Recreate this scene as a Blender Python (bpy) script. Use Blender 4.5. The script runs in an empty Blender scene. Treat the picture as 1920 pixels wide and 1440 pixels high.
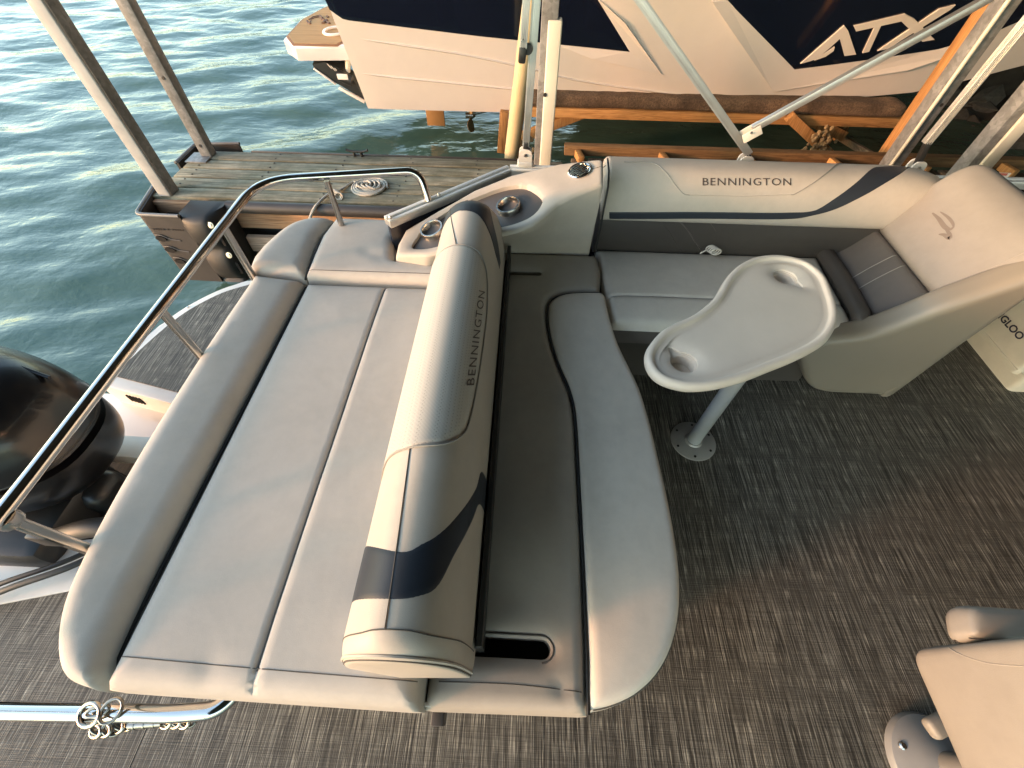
import bpy, bmesh, math, random
import numpy as np
from mathutils import Vector, Matrix, noise
from mathutils.geometry import delaunay_2d_cdt

random.seed(7)
SC = bpy.context.scene
COL = SC.collection
rad = math.radians

# ---------------------------------------------------------------- camera
FPX, CAM_H = 800.0, 1.7
PITCH, ROLL, YAW = rad(53.1), rad(1.09), rad(1.53)
cp, sp_ = math.cos(PITCH), math.sin(PITCH)
_r, _u, _f = Vector((1, 0, 0)), Vector((0, sp_, cp)), Vector((0, cp, -sp_))
_r2 = _r * math.cos(ROLL) + _u * math.sin(ROLL)
_u2 = -_r * math.sin(ROLL) + _u * math.cos(ROLL)
_Z = Matrix.Rotation(YAW, 3, 'Z')
RT, UP, FW = _Z @ _r2, _Z @ _u2, _Z @ _f
EYE = Vector((0, 0, CAM_H))
cam_data = bpy.data.cameras.new('camera')
cam = bpy.data.objects.new('camera', cam_data)
COL.objects.link(cam)
cam_data.sensor_width = 36.0
cam_data.lens = FPX * 36.0 / 1920.0
cam_data.clip_start = 0.02
cam_data.clip_end = 1500
cam.matrix_world = Matrix(((RT.x, UP.x, -FW.x, EYE.x), (RT.y, UP.y, -FW.y, EYE.y), (RT.z, UP.z, -FW.z, EYE.z), (0, 0, 0, 1)))
SC.camera = cam

# ---------------------------------------------------------------- sky, sun, exposure
SUN_EL, SUN_AZ = rad(7.0), math.atan2(-0.42, -0.90)     # low sun astern, a little behind the viewer
sun_dir = Vector((math.cos(SUN_EL) * math.cos(SUN_AZ), math.cos(SUN_EL) * math.sin(SUN_AZ), math.sin(SUN_EL)))
world = bpy.data.worlds.new('World')
SC.world = world
world.use_nodes = True
wn = world.node_tree
wn.nodes.clear()
sky = wn.nodes.new('ShaderNodeTexSky')
sky.sky_type = 'NISHITA'
sky.sun_disc = False
sky.sun_elevation = SUN_EL
sky.sun_rotation = math.pi / 2 - SUN_AZ
sky.air_density, sky.dust_density, sky.ozone_density = 1.0, 0.7, 0.8
bg = wn.nodes.new('ShaderNodeBackground')
bg.inputs['Strength'].default_value = 0.15
wo = wn.nodes.new('ShaderNodeOutputWorld')
wn.links.new(sky.outputs[0], bg.inputs['Color'])
wn.links.new(bg.outputs[0], wo.inputs['Surface'])
sun_l = bpy.data.lights.new('sun', 'SUN')
sun_l.energy = 0.5
sun_l.angle = rad(6.0)
sun_l.color = (1.0, 0.47, 0.27)
sun = bpy.data.objects.new('sun', sun_l)
COL.objects.link(sun)
sun.rotation_euler = sun_dir.to_track_quat('Z', 'Y').to_euler()
sun.location = sun_dir * 30
SC.view_settings.view_transform = 'Standard'
SC.view_settings.look = 'None'
SC.view_settings.gamma = 1.0
SC.view_settings.use_curve_mapping = False
SC.view_settings.exposure = 2.97
SC.cycles.max_bounces = 8
SC.cycles.use_denoising = True


# ---------------------------------------------------------------- measuring helpers
def ray(u, v):
    return RT * ((u - 960) / FPX) + UP * ((720 - v) / FPX) + FW


def at(u, v, z):                       # point on the horizontal plane z
    d = ray(u, v)
    return EYE + d * ((z - CAM_H) / d.z)


def atY(u, v, y):                      # point on the vertical plane Y = y
    d = ray(u, v)
    return EYE + d * (y / d.y)


def xy(lst, z):
    return [(at(u, v, z).x, at(u, v, z).y) for u, v in lst]


# ---------------------------------------------------------------- materials
def _nt(name):
    m = bpy.data.materials.new(name)
    m.use_nodes = True
    nt = m.node_tree
    return m, nt, nt.nodes['Principled BSDF']


def _n(nt, t, **kw):
    n = nt.nodes.new(t)
    for k, v in kw.items():
        if k in n.inputs:
            n.inputs[k].default_value = v
        else:
            setattr(n, k, v)
    return n


def _ramp(nt, stops):
    r = nt.nodes.new('ShaderNodeValToRGB')
    el = r.color_ramp.elements
    while len(el) < len(stops):
        el.new(0.5)
    for e, (p, c) in zip(el, stops):
        e.position = p
        e.color = (c, c, c, 1) if isinstance(c, float) else (*c, 1)
    return r


def _coords(nt, scale=(1, 1, 1), rot=(0, 0, 0), rnd=False):
    tc = nt.nodes.new('ShaderNodeTexCoord')
    mp = nt.nodes.new('ShaderNodeMapping')
    mp.inputs['Scale'].default_value = scale
    mp.inputs['Rotation'].default_value = rot
    src = tc.outputs['Object']
    if rnd:
        oi = nt.nodes.new('ShaderNodeObjectInfo')
        mul = _n(nt, 'ShaderNodeVectorMath', operation='MULTIPLY_ADD')
        comb = nt.nodes.new('ShaderNodeCombineXYZ')
        for i in range(3):
            nt.links.new(oi.outputs['Random'], comb.inputs[i])
        mul.inputs[1].default_value = (37.0, 53.0, 71.0)
        nt.links.new(comb.outputs[0], mul.inputs[0])
        nt.links.new(src, mul.inputs[2])
        src = mul.outputs[0]
    nt.links.new(src, mp.inputs['Vector'])
    return mp.outputs[0]


def _bump(nt, b, h, strength, dist):
    bp = nt.nodes.new('ShaderNodeBump')
    bp.inputs['Strength'].default_value = strength
    bp.inputs['Distance'].default_value = dist
    nt.links.new(h, bp.inputs['Height'])
    nt.links.new(bp.outputs[0], b.inputs['Normal'])
    return bp


def mat(name, col, rough=0.5, metal=0.0, var=0.08, vscale=6.0, grain=0.0, gscale=300.0, spec=0.5, coat=0.0, stretch=(1, 1, 1), rvar=0.0):
    m, nt, b = _nt(name)
    b.inputs['Roughness'].default_value = rough
    b.inputs['Metallic'].default_value = metal
    b.inputs['Specular IOR Level'].default_value = spec
    b.inputs['Coat Weight'].default_value = coat
    b.inputs['Coat Roughness'].default_value = 0.05
    co = _coords(nt, stretch)
    nz = _n(nt, 'ShaderNodeTexNoise', Scale=vscale, Detail=6.0, Roughness=0.6)
    nt.links.new(co, nz.inputs['Vector'])
    lo = tuple(c * (1 - var) for c in col)
    hi = tuple(min(1, c * (1 + var)) for c in col)
    rp = _ramp(nt, [(0.3, lo), (0.7, hi)])
    nt.links.new(nz.outputs['Fac'], rp.inputs[0])
    nt.links.new(rp.outputs[0], b.inputs['Base Color'])
    if rvar:
        mr = _n(nt, 'ShaderNodeMapRange')
        mr.inputs['To Min'].default_value = max(0.0, rough - rvar)
        mr.inputs['To Max'].default_value = rough + rvar
        nt.links.new(nz.outputs['Fac'], mr.inputs['Value'])
        nt.links.new(mr.outputs[0], b.inputs['Roughness'])
    if grain:
        g = _n(nt, 'ShaderNodeTexNoise', Scale=gscale, Detail=3.0)
        nt.links.new(co, g.inputs['Vector'])
        _bump(nt, b, g.outputs['Fac'], grain, 0.002)
    return m


def mat_vinyl(name, col, rough=0.58, dirt=0.10):
    m, nt, b = _nt(name)
    b.inputs['Specular IOR Level'].default_value = 0.28
    co = _coords(nt)
    n1 = _n(nt, 'ShaderNodeTexNoise', Scale=2.6, Detail=5.0, Roughness=0.6)
    n2 = _n(nt, 'ShaderNodeTexNoise', Scale=22.0, Detail=6.0, Roughness=0.7)
    gr = _n(nt, 'ShaderNodeTexVoronoi', Scale=420.0)
    for n in (n1, n2, gr):
        nt.links.new(co, n.inputs['Vector'])
    r1 = _ramp(nt, [(0.3, tuple(c * (1 - dirt) for c in col)), (0.65, col)])
    nt.links.new(n1.outputs['Fac'], r1.inputs[0])
    r2 = _ramp(nt, [(0.25, 0.90), (0.6, 1.0)])
    nt.links.new(n2.outputs['Fac'], r2.inputs[0])
    mx = _n(nt, 'ShaderNodeMixRGB', blend_type='MULTIPLY')
    mx.inputs[0].default_value = 0.8
    nt.links.new(r1.outputs[0], mx.inputs[1])
    nt.links.new(r2.outputs[0], mx.inputs[2])
    nt.links.new(mx.outputs[0], b.inputs['Base Color'])
    mr = _n(nt, 'ShaderNodeMapRange')
    mr.inputs['To Min'].default_value = rough - 0.10
    mr.inputs['To Max'].default_value = rough + 0.12
    nt.links.new(n2.outputs['Fac'], mr.inputs['Value'])
    nt.links.new(mr.outputs[0], b.inputs['Roughness'])
    b1 = _bump(nt, b, gr.outputs['Distance'], 0.10, 0.0012)
    b2 = nt.nodes.new('ShaderNodeBump')
    b2.inputs['Strength'].default_value = 0.5
    b2.inputs['Distance'].default_value = 0.006
    nt.links.new(n1.outputs['Fac'], b2.inputs['Height'])
    nt.links.new(b2.outputs[0], b1.inputs['Normal'])
    return m


def mat_perforated():
    m, nt, b = _nt('perforated_vinyl')
    co = _coords(nt, (1, 1, 1), (0, 0, rad(45)))
    v = _n(nt, 'ShaderNodeTexVoronoi', Scale=150.0, Randomness=0.0)
    nt.links.new(co, v.inputs['Vector'])
    r = _ramp(nt, [(0.16, (0.30, 0.275, 0.235)), (0.26, (0.47, 0.44, 0.39))])
    nt.links.new(v.outputs['Distance'], r.inputs[0])
    nt.links.new(r.outputs[0], b.inputs['Base Color'])
    b.inputs['Roughness'].default_value = 0.55
    _bump(nt, b, v.outputs['Distance'], 0.25, 0.002)
    return m


def mat_weave():
    """woven vinyl flooring: light and dark threads along Y, finer cross threads"""
    m, nt, b = _nt('woven_vinyl_floor')
    def streak(scale, s=1.0, detail=2.0):
        co = _coords(nt, scale)
        n = _n(nt, 'ShaderNodeTexNoise', Scale=s, Detail=detail, Roughness=0.55)
        nt.links.new(co, n.inputs['Vector'])
        return n.outputs['Fac']
    a = streak((330, 3.5, 1), detail=1.0)
    a2 = streak((75, 5.0, 1), detail=2.0)
    c = streak((7, 300, 1), detail=1.0)
    fl = streak((300, 15, 1), detail=0.0)
    ra = _ramp(nt, [(0.36, (0.040, 0.036, 0.030)), (0.54, (0.112, 0.101, 0.083)), (0.68, (0.25, 0.23, 0.19))])
    nt.links.new(a, ra.inputs[0])
    rf = _ramp(nt, [(0.62, (0.0, 0.0, 0.0)), (0.76, (0.20, 0.185, 0.15))])
    nt.links.new(fl, rf.inputs[0])
    af = _n(nt, 'ShaderNodeMixRGB', blend_type='ADD')
    af.inputs[0].default_value = 1.0
    nt.links.new(ra.outputs[0], af.inputs[1])
    nt.links.new(rf.outputs[0], af.inputs[2])
    ra = af
    rc = _ramp(nt, [(0.36, 0.66), (0.50, 1.0), (0.66, 1.4)])
    nt.links.new(c, rc.inputs[0])
    rb = _ramp(nt, [(0.35, 0.86), (0.65, 1.12)])
    nt.links.new(a2, rb.inputs[0])
    m1 = _n(nt, 'ShaderNodeMixRGB', blend_type='MULTIPLY')
    m1.inputs[0].default_value = 0.5
    nt.links.new(ra.outputs[0], m1.inputs[1])
    nt.links.new(rc.outputs[0], m1.inputs[2])
    m2 = _n(nt, 'ShaderNodeMixRGB', blend_type='MULTIPLY')
    m2.inputs[0].default_value = 1.0
    nt.links.new(m1.outputs[0], m2.inputs[1])
    nt.links.new(rb.outputs[0], m2.inputs[2])
    nt.links.new(m2.outputs[0], b.inputs['Base Color'])
    b.inputs['Roughness'].default_value = 0.55
    b.inputs['Specular IOR Level'].default_value = 0.35
    ad = _n(nt, 'ShaderNodeMath', operation='ADD')
    nt.links.new(a, ad.inputs[0])
    nt.links.new(c, ad.inputs[1])
    _bump(nt, b, ad.outputs[0], 0.5, 0.002)
    return m


def mat_wood(name, c0, c1, c2, axis='X', moss=None, rough=0.75, bump=0.5, dirt=0.35, gain=1.0):
    """grain stretched along the board, with knots, checks and dirt; each board samples its own place"""
    m, nt, b = _nt(name)
    st = (1.2, 22, 22) if axis == 'X' else ((22, 1.2, 22) if axis == 'Y' else (22, 22, 1.2))
    co = _coords(nt, st, rnd=True)
    co2 = _coords(nt, tuple(s * 0.35 for s in st), rnd=True)
    co3 = _coords(nt, rnd=True)
    g = _n(nt, 'ShaderNodeTexNoise', Scale=1.6, Detail=8.0, Roughness=0.65, Distortion=0.9)
    nt.links.new(co, g.inputs['Vector'])
    r = _ramp(nt, [(0.30, c0), (0.50, c1), (0.72, c2)])
    nt.links.new(g.outputs['Fac'], r.inputs[0])
    w = _n(nt, 'ShaderNodeTexNoise', Scale=1.0, Detail=3.0, Distortion=2.0)
    nt.links.new(co2, w.inputs['Vector'])
    wv = _n(nt, 'ShaderNodeMath', operation='PINGPONG')
    mw = _n(nt, 'ShaderNodeMath', operation='MULTIPLY')
    mw.inputs[1].default_value = 9.0
    nt.links.new(w.outputs['Fac'], mw.inputs[0])
    nt.links.new(mw.outputs[0], wv.inputs[0])
    wv.inputs[1].default_value = 0.5
    rw = _ramp(nt, [(0.0, 0.66), (0.25, 1.0)])
    nt.links.new(wv.outputs[0], rw.inputs[0])
    mx = _n(nt, 'ShaderNodeMixRGB', blend_type='MULTIPLY')
    mx.inputs[0].default_value = gain
    nt.links.new(r.outputs[0], mx.inputs[1])
    nt.links.new(rw.outputs[0], mx.inputs[2])
    d = _n(nt, 'ShaderNodeTexNoise', Scale=5.0, Detail=6.0, Roughness=0.7)
    nt.links.new(co3, d.inputs['Vector'])
    rd = _ramp(nt, [(0.38, 0.0), (0.68, 1.0)])
    nt.links.new(d.outputs['Fac'], rd.inputs[0])
    md = _n(nt, 'ShaderNodeMath', operation='MULTIPLY')
    md.inputs[1].default_value = dirt
    nt.links.new(rd.outputs[0], md.inputs[0])
    mm = _n(nt, 'ShaderNodeMixRGB', blend_type='MIX')
    mc = moss or tuple(c * 0.35 for c in c0)
    mm.inputs[2].default_value = (*mc, 1)
    nt.links.new(md.outputs[0], mm.inputs[0])
    nt.links.new(mx.outputs[0], mm.inputs[1])
    oi = nt.nodes.new('ShaderNodeObjectInfo')
    hv = _n(nt, 'ShaderNodeHueSaturation')
    mr = _n(nt, 'ShaderNodeMapRange')
    mr.inputs['To Min'].default_value = 0.80
    mr.inputs['To Max'].default_value = 1.18
    nt.links.new(oi.outputs['Random'], mr.inputs['Value'])
    nt.links.new(mr.outputs[0], hv.inputs['Value'])
    nt.links.new(mm.outputs[0], hv.inputs['Color'])
    nt.links.new(hv.outputs[0], b.inputs['Base Color'])
    b.inputs['Roughness'].default_value = rough
    b.inputs['Specular IOR Level'].default_value = 0.25
    _bump(nt, b, g.outputs['Fac'], bump, 0.006)
    return m


def mat_galv():
    m, nt, b = _nt('galvanised_steel')
    co = _coords(nt)
    v = _n(nt, 'ShaderNodeTexVoronoi', Scale=45.0)
    n = _n(nt, 'ShaderNodeTexNoise', Scale=9.0, Detail=8.0, Roughness=0.7)
    nt.links.new(co, v.inputs['Vector'])
    nt.links.new(co, n.inputs['Vector'])
    r = _ramp(nt, [(0.0, (0.19, 0.187, 0.182)), (1.0, (0.32, 0.315, 0.305))])
    nt.links.new(v.outputs['Color'], r.inputs[0])
    r2 = _ramp(nt, [(0.35, 0.62), (0.6, 1.0)])
    nt.links.new(n.outputs['Fac'], r2.inputs[0])
    mx = _n(nt, 'ShaderNodeMixRGB', blend_type='MULTIPLY')
    mx.inputs[0].default_value = 1.0
    nt.links.new(r.outputs[0], mx.inputs[1])
    nt.links.new(r2.outputs[0], mx.inputs[2])
    nt.links.new(mx.outputs[0], b.inputs['Base Color'])
    b.inputs['Metallic'].default_value = 0.15
    b.inputs['Roughness'].default_value = 0.5
    return m


def mat_water():
    m, nt, b = _nt('lake_water')
    b.inputs['Base Color'].default_value = (0.062, 0.112, 0.088, 1)
    b.inputs['Roughness'].default_value = 0.06
    b.inputs['IOR'].default_value = 1.33
    co = _coords(nt, (1.0, 1.0, 1.0), (0, 0, rad(-25)))
    n = _n(nt, 'ShaderNodeTexNoise', Scale=9.0, Detail=4.0, Roughness=0.55, Distortion=0.4)
    co2 = _coords(nt, (1.0, 2.2, 1.0), (0, 0, rad(-30)))
    n2 = _n(nt, 'ShaderNodeTexNoise', Scale=2.2, Detail=3.0, Roughness=0.5)
    nt.links.new(co, n.inputs['Vector'])
    nt.links.new(co2, n2.inputs['Vector'])
    b1 = _bump(nt, b, n.outputs['Fac'], 0.10, 0.05)
    b2 = nt.nodes.new('ShaderNodeBump')
    b2.inputs['Strength'].default_value = 0.18
    b2.inputs['Distance'].default_value = 0.10
    nt.links.new(n2.outputs['Fac'], b2.inputs['Height'])
    nt.links.new(b2.outputs[0], b1.inputs['Normal'])
    return m


def mat_carpet():
    m, nt, b = _nt('bunk_carpet')
    co = _coords(nt)
    n = _n(nt, 'ShaderNodeTexNoise', Scale=60.0, Detail=8.0, Roughness=0.8)
    n2 = _n(nt, 'ShaderNodeTexNoise', Scale=5.0, Detail=5.0)
    nt.links.new(co, n.inputs['Vector'])
    nt.links.new(co, n2.inputs['Vector'])
    r = _ramp(nt, [(0.35, (0.055, 0.035, 0.022)), (0.6, (0.20, 0.13, 0.08))])
    nt.links.new(n.outputs['Fac'], r.inputs[0])
    r2 = _ramp(nt, [(0.35, 0.55), (0.65, 1.2)])
    nt.links.new(n2.outputs['Fac'], r2.inputs[0])
    mx = _n(nt, 'ShaderNodeMixRGB', blend_type='MULTIPLY')
    mx.inputs[0].default_value = 1.0
    nt.links.new(r.outputs[0], mx.inputs[1])
    nt.links.new(r2.outputs[0], mx.inputs[2])
    nt.links.new(mx.outputs[0], b.inputs['Base Color'])
    b.inputs['Roughness'].default_value = 0.95
    _bump(nt, b, n.outputs['Fac'], 1.0, 0.02)
    return m


def mat_rope():
    m, nt, b = _nt('braided_rope')
    b.inputs['Roughness'].default_value = 0.8
    co = _coords(nt, (1, 1, 1), (0, 0, rad(40)))
    w = _n(nt, 'ShaderNodeTexWave', Scale=45.0, Distortion=0.6)
    nt.links.new(co, w.inputs['Vector'])
    r = _ramp(nt, [(0.0, (0.30, 0.27, 0.22)), (0.5, (0.62, 0.58, 0.50))])
    nt.links.new(w.outputs['Fac'], r.inputs[0])
    nt.links.new(r.outputs[0], b.inputs['Base Color'])
    _bump(nt, b, w.outputs['Fac'], 0.6, 0.004)
    return m


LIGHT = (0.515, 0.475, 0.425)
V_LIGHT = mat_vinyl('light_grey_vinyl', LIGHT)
V_BOLST = mat_vinyl('light_grey_vinyl_evened', (0.53, 0.495, 0.445))  # same vinyl as the pad, tone shifted to even out its light
V_INNER = mat_vinyl('light_grey_vinyl_shaded', (0.40, 0.36, 0.31))  # same vinyl, darkened to deepen the shade behind the backrest
V_FRONT = mat_vinyl('light_grey_vinyl_lit', (0.70, 0.645, 0.565))  # same vinyl, brightened so the front cushion looks lit
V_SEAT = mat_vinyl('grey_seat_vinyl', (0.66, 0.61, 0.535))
V_TAN = mat_vinyl('tan_vinyl', (0.50, 0.448, 0.385), 0.45, 0.07)
V_CREAM = mat_vinyl('cream_vinyl', (0.285, 0.264, 0.235), 0.45, 0.06)
V_PERF = mat_perforated()
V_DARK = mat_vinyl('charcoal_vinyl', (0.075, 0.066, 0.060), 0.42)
V_TAUPE = mat_vinyl('taupe_vinyl', (0.135, 0.118, 0.108), 0.42)
V_NAVY = mat_vinyl('navy_vinyl', (0.026, 0.032, 0.043), 0.45, 0.05)
THREAD = mat('dark_thread', (0.085, 0.077, 0.068), 0.75)
PIPE_B = mat('black_piping', (0.018, 0.018, 0.018), 0.45)
THREAD_L = mat('grey_thread', (0.30, 0.28, 0.25), 0.6)
INK = mat('charcoal_lettering', (0.075, 0.06, 0.055), 0.5)
INK_L = mat('faint_grey_lettering', (0.17, 0.142, 0.118), 0.5)
CHAINM = mat('dull_steel_chain', (0.36, 0.33, 0.29), 0.30, 1.0, var=0.1)
PLASTIC = mat('warm_grey_plastic', (0.74, 0.655, 0.56), 0.5, var=0.04, grain=0.05, gscale=500, rvar=0.06)
SHELL = mat('cream_moulded_shell', (0.235, 0.210, 0.172), 0.34, var=0.05, vscale=3, grain=0.04, gscale=600, rvar=0.06)
TRAY = mat('dark_grey_moulded_plastic', (0.085, 0.078, 0.075), 0.42, grain=0.08, gscale=600)
CHROME = mat('polished_stainless', (0.62, 0.59, 0.55), 0.10, 1.0, var=0.03, rvar=0.04)
BRUSHED = mat('brushed_stainless', (0.46, 0.43, 0.395), 0.27, 1.0, var=0.06, rvar=0.06)
ALU = mat('anodised_aluminium', (0.60, 0.585, 0.56), 0.38, 0.85, var=0.08, vscale=14, rvar=0.08)
ALU_W = mat('painted_white_aluminium', (0.70, 0.69, 0.66), 0.42, 0.0, var=0.05, vscale=9)
GALV = mat_galv()
POST_L = mat('dull_light_metal', (0.40, 0.39, 0.37), 0.55, 0.0, var=0.15, vscale=7)
BUMPER_W = mat('yellowed_white_vinyl', (0.66, 0.62, 0.50), 0.5, var=0.07, vscale=4)
PVC = mat('weathered_pvc', (0.55, 0.43, 0.24), 0.5, var=0.12, vscale=5)
BLACK = mat('black_plastic', (0.014, 0.014, 0.014), 0.38, var=0.2, grain=0.06, gscale=120)
BLACK_G = mat('gloss_black_cowl', (0.006, 0.006, 0.007), 0.30, coat=0.2, var=0.1)
RUBBER = mat('black_rubber', (0.020, 0.019, 0.018), 0.55, var=0.2)
GREYRUB = mat('grey_brown_rubber', (0.042, 0.036, 0.033), 0.5, var=0.2)
VOID = mat('painted_cavity_shade', (0.004, 0.004, 0.004), 0.9)  # near-black colour stands in for the shade inside slots and hollows
GEL = mat('white_gelcoat', (0.70, 0.63, 0.57), 0.16, var=0.02, coat=0.4)
GEL_NAVY = mat('navy_gelcoat', (0.006, 0.009, 0.020), 0.10, var=0.05, coat=0.6)
LOGO_W = mat('champagne_badge', (0.66, 0.60, 0.53), 0.3, var=0.03)
TEAK = mat_wood('teak_foam_pad', (0.36, 0.20, 0.07), (0.47, 0.27, 0.10), (0.56, 0.34, 0.14), 'X', rough=0.7, bump=0.1, dirt=0.05, gain=0.35)
PLANK_X = mat_wood('weathered_plank_wood', (0.13, 0.113, 0.074), (0.31, 0.275, 0.195), (0.52, 0.47, 0.35), 'X', moss=(0.085, 0.088, 0.05), dirt=0.7)
PLANK_Y = mat_wood('weathered_cross_plank_wood', (0.10, 0.075, 0.05), (0.22, 0.165, 0.11), (0.34, 0.26, 0.17), 'Y', dirt=0.4)
FASCIA = mat_wood('brown_board_wood', (0.24, 0.13, 0.075), (0.40, 0.23, 0.13), (0.52, 0.33, 0.20), 'X', dirt=0.15, gain=1.0)
PALEWOOD = mat_wood('pale_pink_wood', (0.34, 0.22, 0.16), (0.50, 0.36, 0.27), (0.60, 0.46, 0.36), 'X', dirt=0.2)
ORANGE = mat_wood('orange_treated_wood', (0.30, 0.145, 0.05), (0.44, 0.225, 0.08), (0.52, 0.29, 0.12), 'X', dirt=0.2, bump=0.3)
BROWNW = mat_wood('shaded_brown_wood', (0.15, 0.085, 0.04), (0.24, 0.14, 0.065), (0.32, 0.20, 0.10), 'X', dirt=0.3)
ORANGE_Z = mat_wood('orange_treated_upright', (0.30, 0.145, 0.05), (0.44, 0.225, 0.08), (0.52, 0.29, 0.12), 'Z', dirt=0.2, bump=0.3)
WELLM = mat_wood('dark_brown_well_floor', (0.035, 0.022, 0.013), (0.075, 0.05, 0.03), (0.13, 0.09, 0.055), 'Y')  # very dark brown grain over the whole well floor
LOG = mat_wood('mossy_log', (0.09, 0.08, 0.045), (0.20, 0.18, 0.11), (0.32, 0.29, 0.19), 'X', moss=(0.06, 0.07, 0.03), dirt=0.6)
MUSSEL = mat('mussel_crust', (0.26, 0.18, 0.09), 0.8, var=0.4, vscale=30)
CARPET = mat_carpet()
ROPE = mat_rope()
WEAVE = mat_weave()
WATER = mat_water()
ROCK = mat('shore_rock', (0.09, 0.075, 0.06), 0.9, var=0.45, vscale=9, grain=0.5, gscale=30)
EARTH = mat('bank_earth', (0.045, 0.036, 0.026), 0.95, var=0.4, vscale=5, grain=0.5, gscale=20)
ROOFM = mat('roof_sheet', (0.08, 0.076, 0.070), 0.6, var=0.1)
LABEL_W = mat('label_white', (0.66, 0.62, 0.56), 0.5)
LABEL_R = mat('label_red', (0.40, 0.10, 0.07), 0.5)
COOLER_W = mat('cooler_white', (0.62, 0.57, 0.47), 0.42, var=0.07, vscale=9)
COOLER_INK = mat('navy_print', (0.018, 0.016, 0.035), 0.5)


# ---------------------------------------------------------------- object helpers
def empty(name, loc, label, cat, group=None):
    o = bpy.data.objects.new(name, None)
    o.empty_display_size = 0.1
    COL.objects.link(o)
    o.location = loc
    tag(o, label, cat, group)
    return o


def tag(o, label, cat, group=None):
    o['label'] = label
    o['category'] = cat
    if group:
        o['group'] = group
    return o


def root_of(o):
    off = Vector((0, 0, 0))
    while o is not None:
        off += o.location
        o = o.parent
    return off


def link(name, me, m, parent=None, kind=None, label=None, smooth=None):
    """link a mesh given in world coordinates; the object's origin goes to the mesh's centre"""
    o = bpy.data.objects.new(name, me)
    COL.objects.link(o)
    if m is not None:
        me.materials.append(m)
    n = len(me.vertices)
    c = Vector((0, 0, 0))
    if n:
        co = np.empty(n * 3, dtype=np.float32)
        me.vertices.foreach_get('co', co)
        co = co.reshape(-1, 3)
        c = Vector(((co[:, 0].min() + co[:, 0].max()) / 2, (co[:, 1].min() + co[:, 1].max()) / 2, (co[:, 2].min() + co[:, 2].max()) / 2))
        c = Vector([float(x) for x in c])
        me.transform(Matrix.Translation(-c))
    if smooth is True:
        me.polygons.foreach_set('use_smooth', [True] * len(me.polygons))
    elif isinstance(smooth, (int, float)) and smooth:
        me.polygons.foreach_set('use_smooth', [True] * len(me.polygons))
        me.set_sharp_from_angle(angle=rad(smooth))
    o.location = c
    if parent is not None:
        o.parent = parent
        o.location = c - root_of(parent)
    if kind:
        o['kind'] = kind
    if label:
        o['label'] = label
    me.update()
    return o


def pydata(name, v, f, m, parent=None, smooth=True, **kw):
    me = bpy.data.meshes.new(name)
    me.from_pydata([tuple(p) for p in v], [], f)
    bm = bmesh.new()
    bm.from_mesh(me)
    bmesh.ops.recalc_face_normals(bm, faces=bm.faces)
    bm.to_mesh(me)
    bm.free()
    return link(name, me, m, parent, smooth=smooth, **kw)


def frombm(name, bm, m, parent=None, smooth=40, **kw):
    me = bpy.data.meshes.new(name)
    bmesh.ops.recalc_face_normals(bm, faces=bm.faces)
    bm.to_mesh(me)
    bm.free()
    return link(name, me, m, parent, smooth=smooth, **kw)


def add_box(bm, c, s, rot=None, bev=0.004, seg=2):
    tb = bmesh.new()
    bmesh.ops.create_cube(tb, size=1.0)
    for v in tb.verts:
        v.co = Vector((v.co.x * s[0], v.co.y * s[1], v.co.z * s[2]))
    if bev:
        bmesh.ops.bevel(tb, geom=list(tb.edges), offset=min(bev, min(s) * 0.45), segments=seg, affect='EDGES', profile=0.5)
    M = Matrix.Translation(Vector(c)) @ (rot.to_4x4() if rot is not None else Matrix.Identity(4))
    bmesh.ops.transform(tb, matrix=M, verts=tb.verts)
    me = bpy.data.meshes.new('piece')
    tb.to_mesh(me)
    tb.free()
    bm.from_mesh(me)
    bpy.data.meshes.remove(me)


def box(name, c, s, m, parent=None, rot=None, bev=0.004, seg=2, **kw):
    bm = bmesh.new()
    add_box(bm, c, s, rot, bev, seg)
    return frombm(name, bm, m, parent, **kw)


def frame_rot(p0, p1, up=(0, 0, 1)):
    d = (Vector(p1) - Vector(p0)).normalized()
    u = Vector(up)
    s = d.cross(u)
    if s.length < 1e-4:
        s = d.cross(Vector((0, 1, 0)))
    s.normalize()
    u = s.cross(d)
    return Matrix((d, s, u)).transposed()


def beam(name, p0, p1, w, h, m, parent=None, up=(0, 0, 1), bev=0.004, **kw):
    p0, p1 = Vector(p0), Vector(p1)
    return box(name, (p0 + p1) / 2, ((p1 - p0).length, w, h), m, parent, frame_rot(p0, p1, up), bev, **kw)


def prism_bm(bm, pts, z0, z1, bev=0.0, seg=3):
    vs = [bm.verts.new((x, y, z0)) for x, y in pts]
    f = bm.faces.new(vs)
    r = bmesh.ops.extrude_face_region(bm, geom=[f])
    nv = [g for g in r['geom'] if isinstance(g, bmesh.types.BMVert)]
    for v in nv:
        v.co.z = z1
    if bev:
        top = [e for e in bm.edges if all(v in nv for v in e.verts)]
        bmesh.ops.bevel(bm, geom=top, offset=bev, segments=seg, affect='EDGES', profile=0.5)


def prism(name, pts, z0, z1, m, parent=None, bev=0.0, seg=3, smooth=40, xf=None, **kw):
    bm = bmesh.new()
    prism_bm(bm, pts, z0, z1, bev, seg)
    if xf is not None:
        bmesh.ops.transform(bm, matrix=xf, verts=bm.verts)
    return frombm(name, bm, m, parent, smooth=smooth, **kw)


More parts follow.
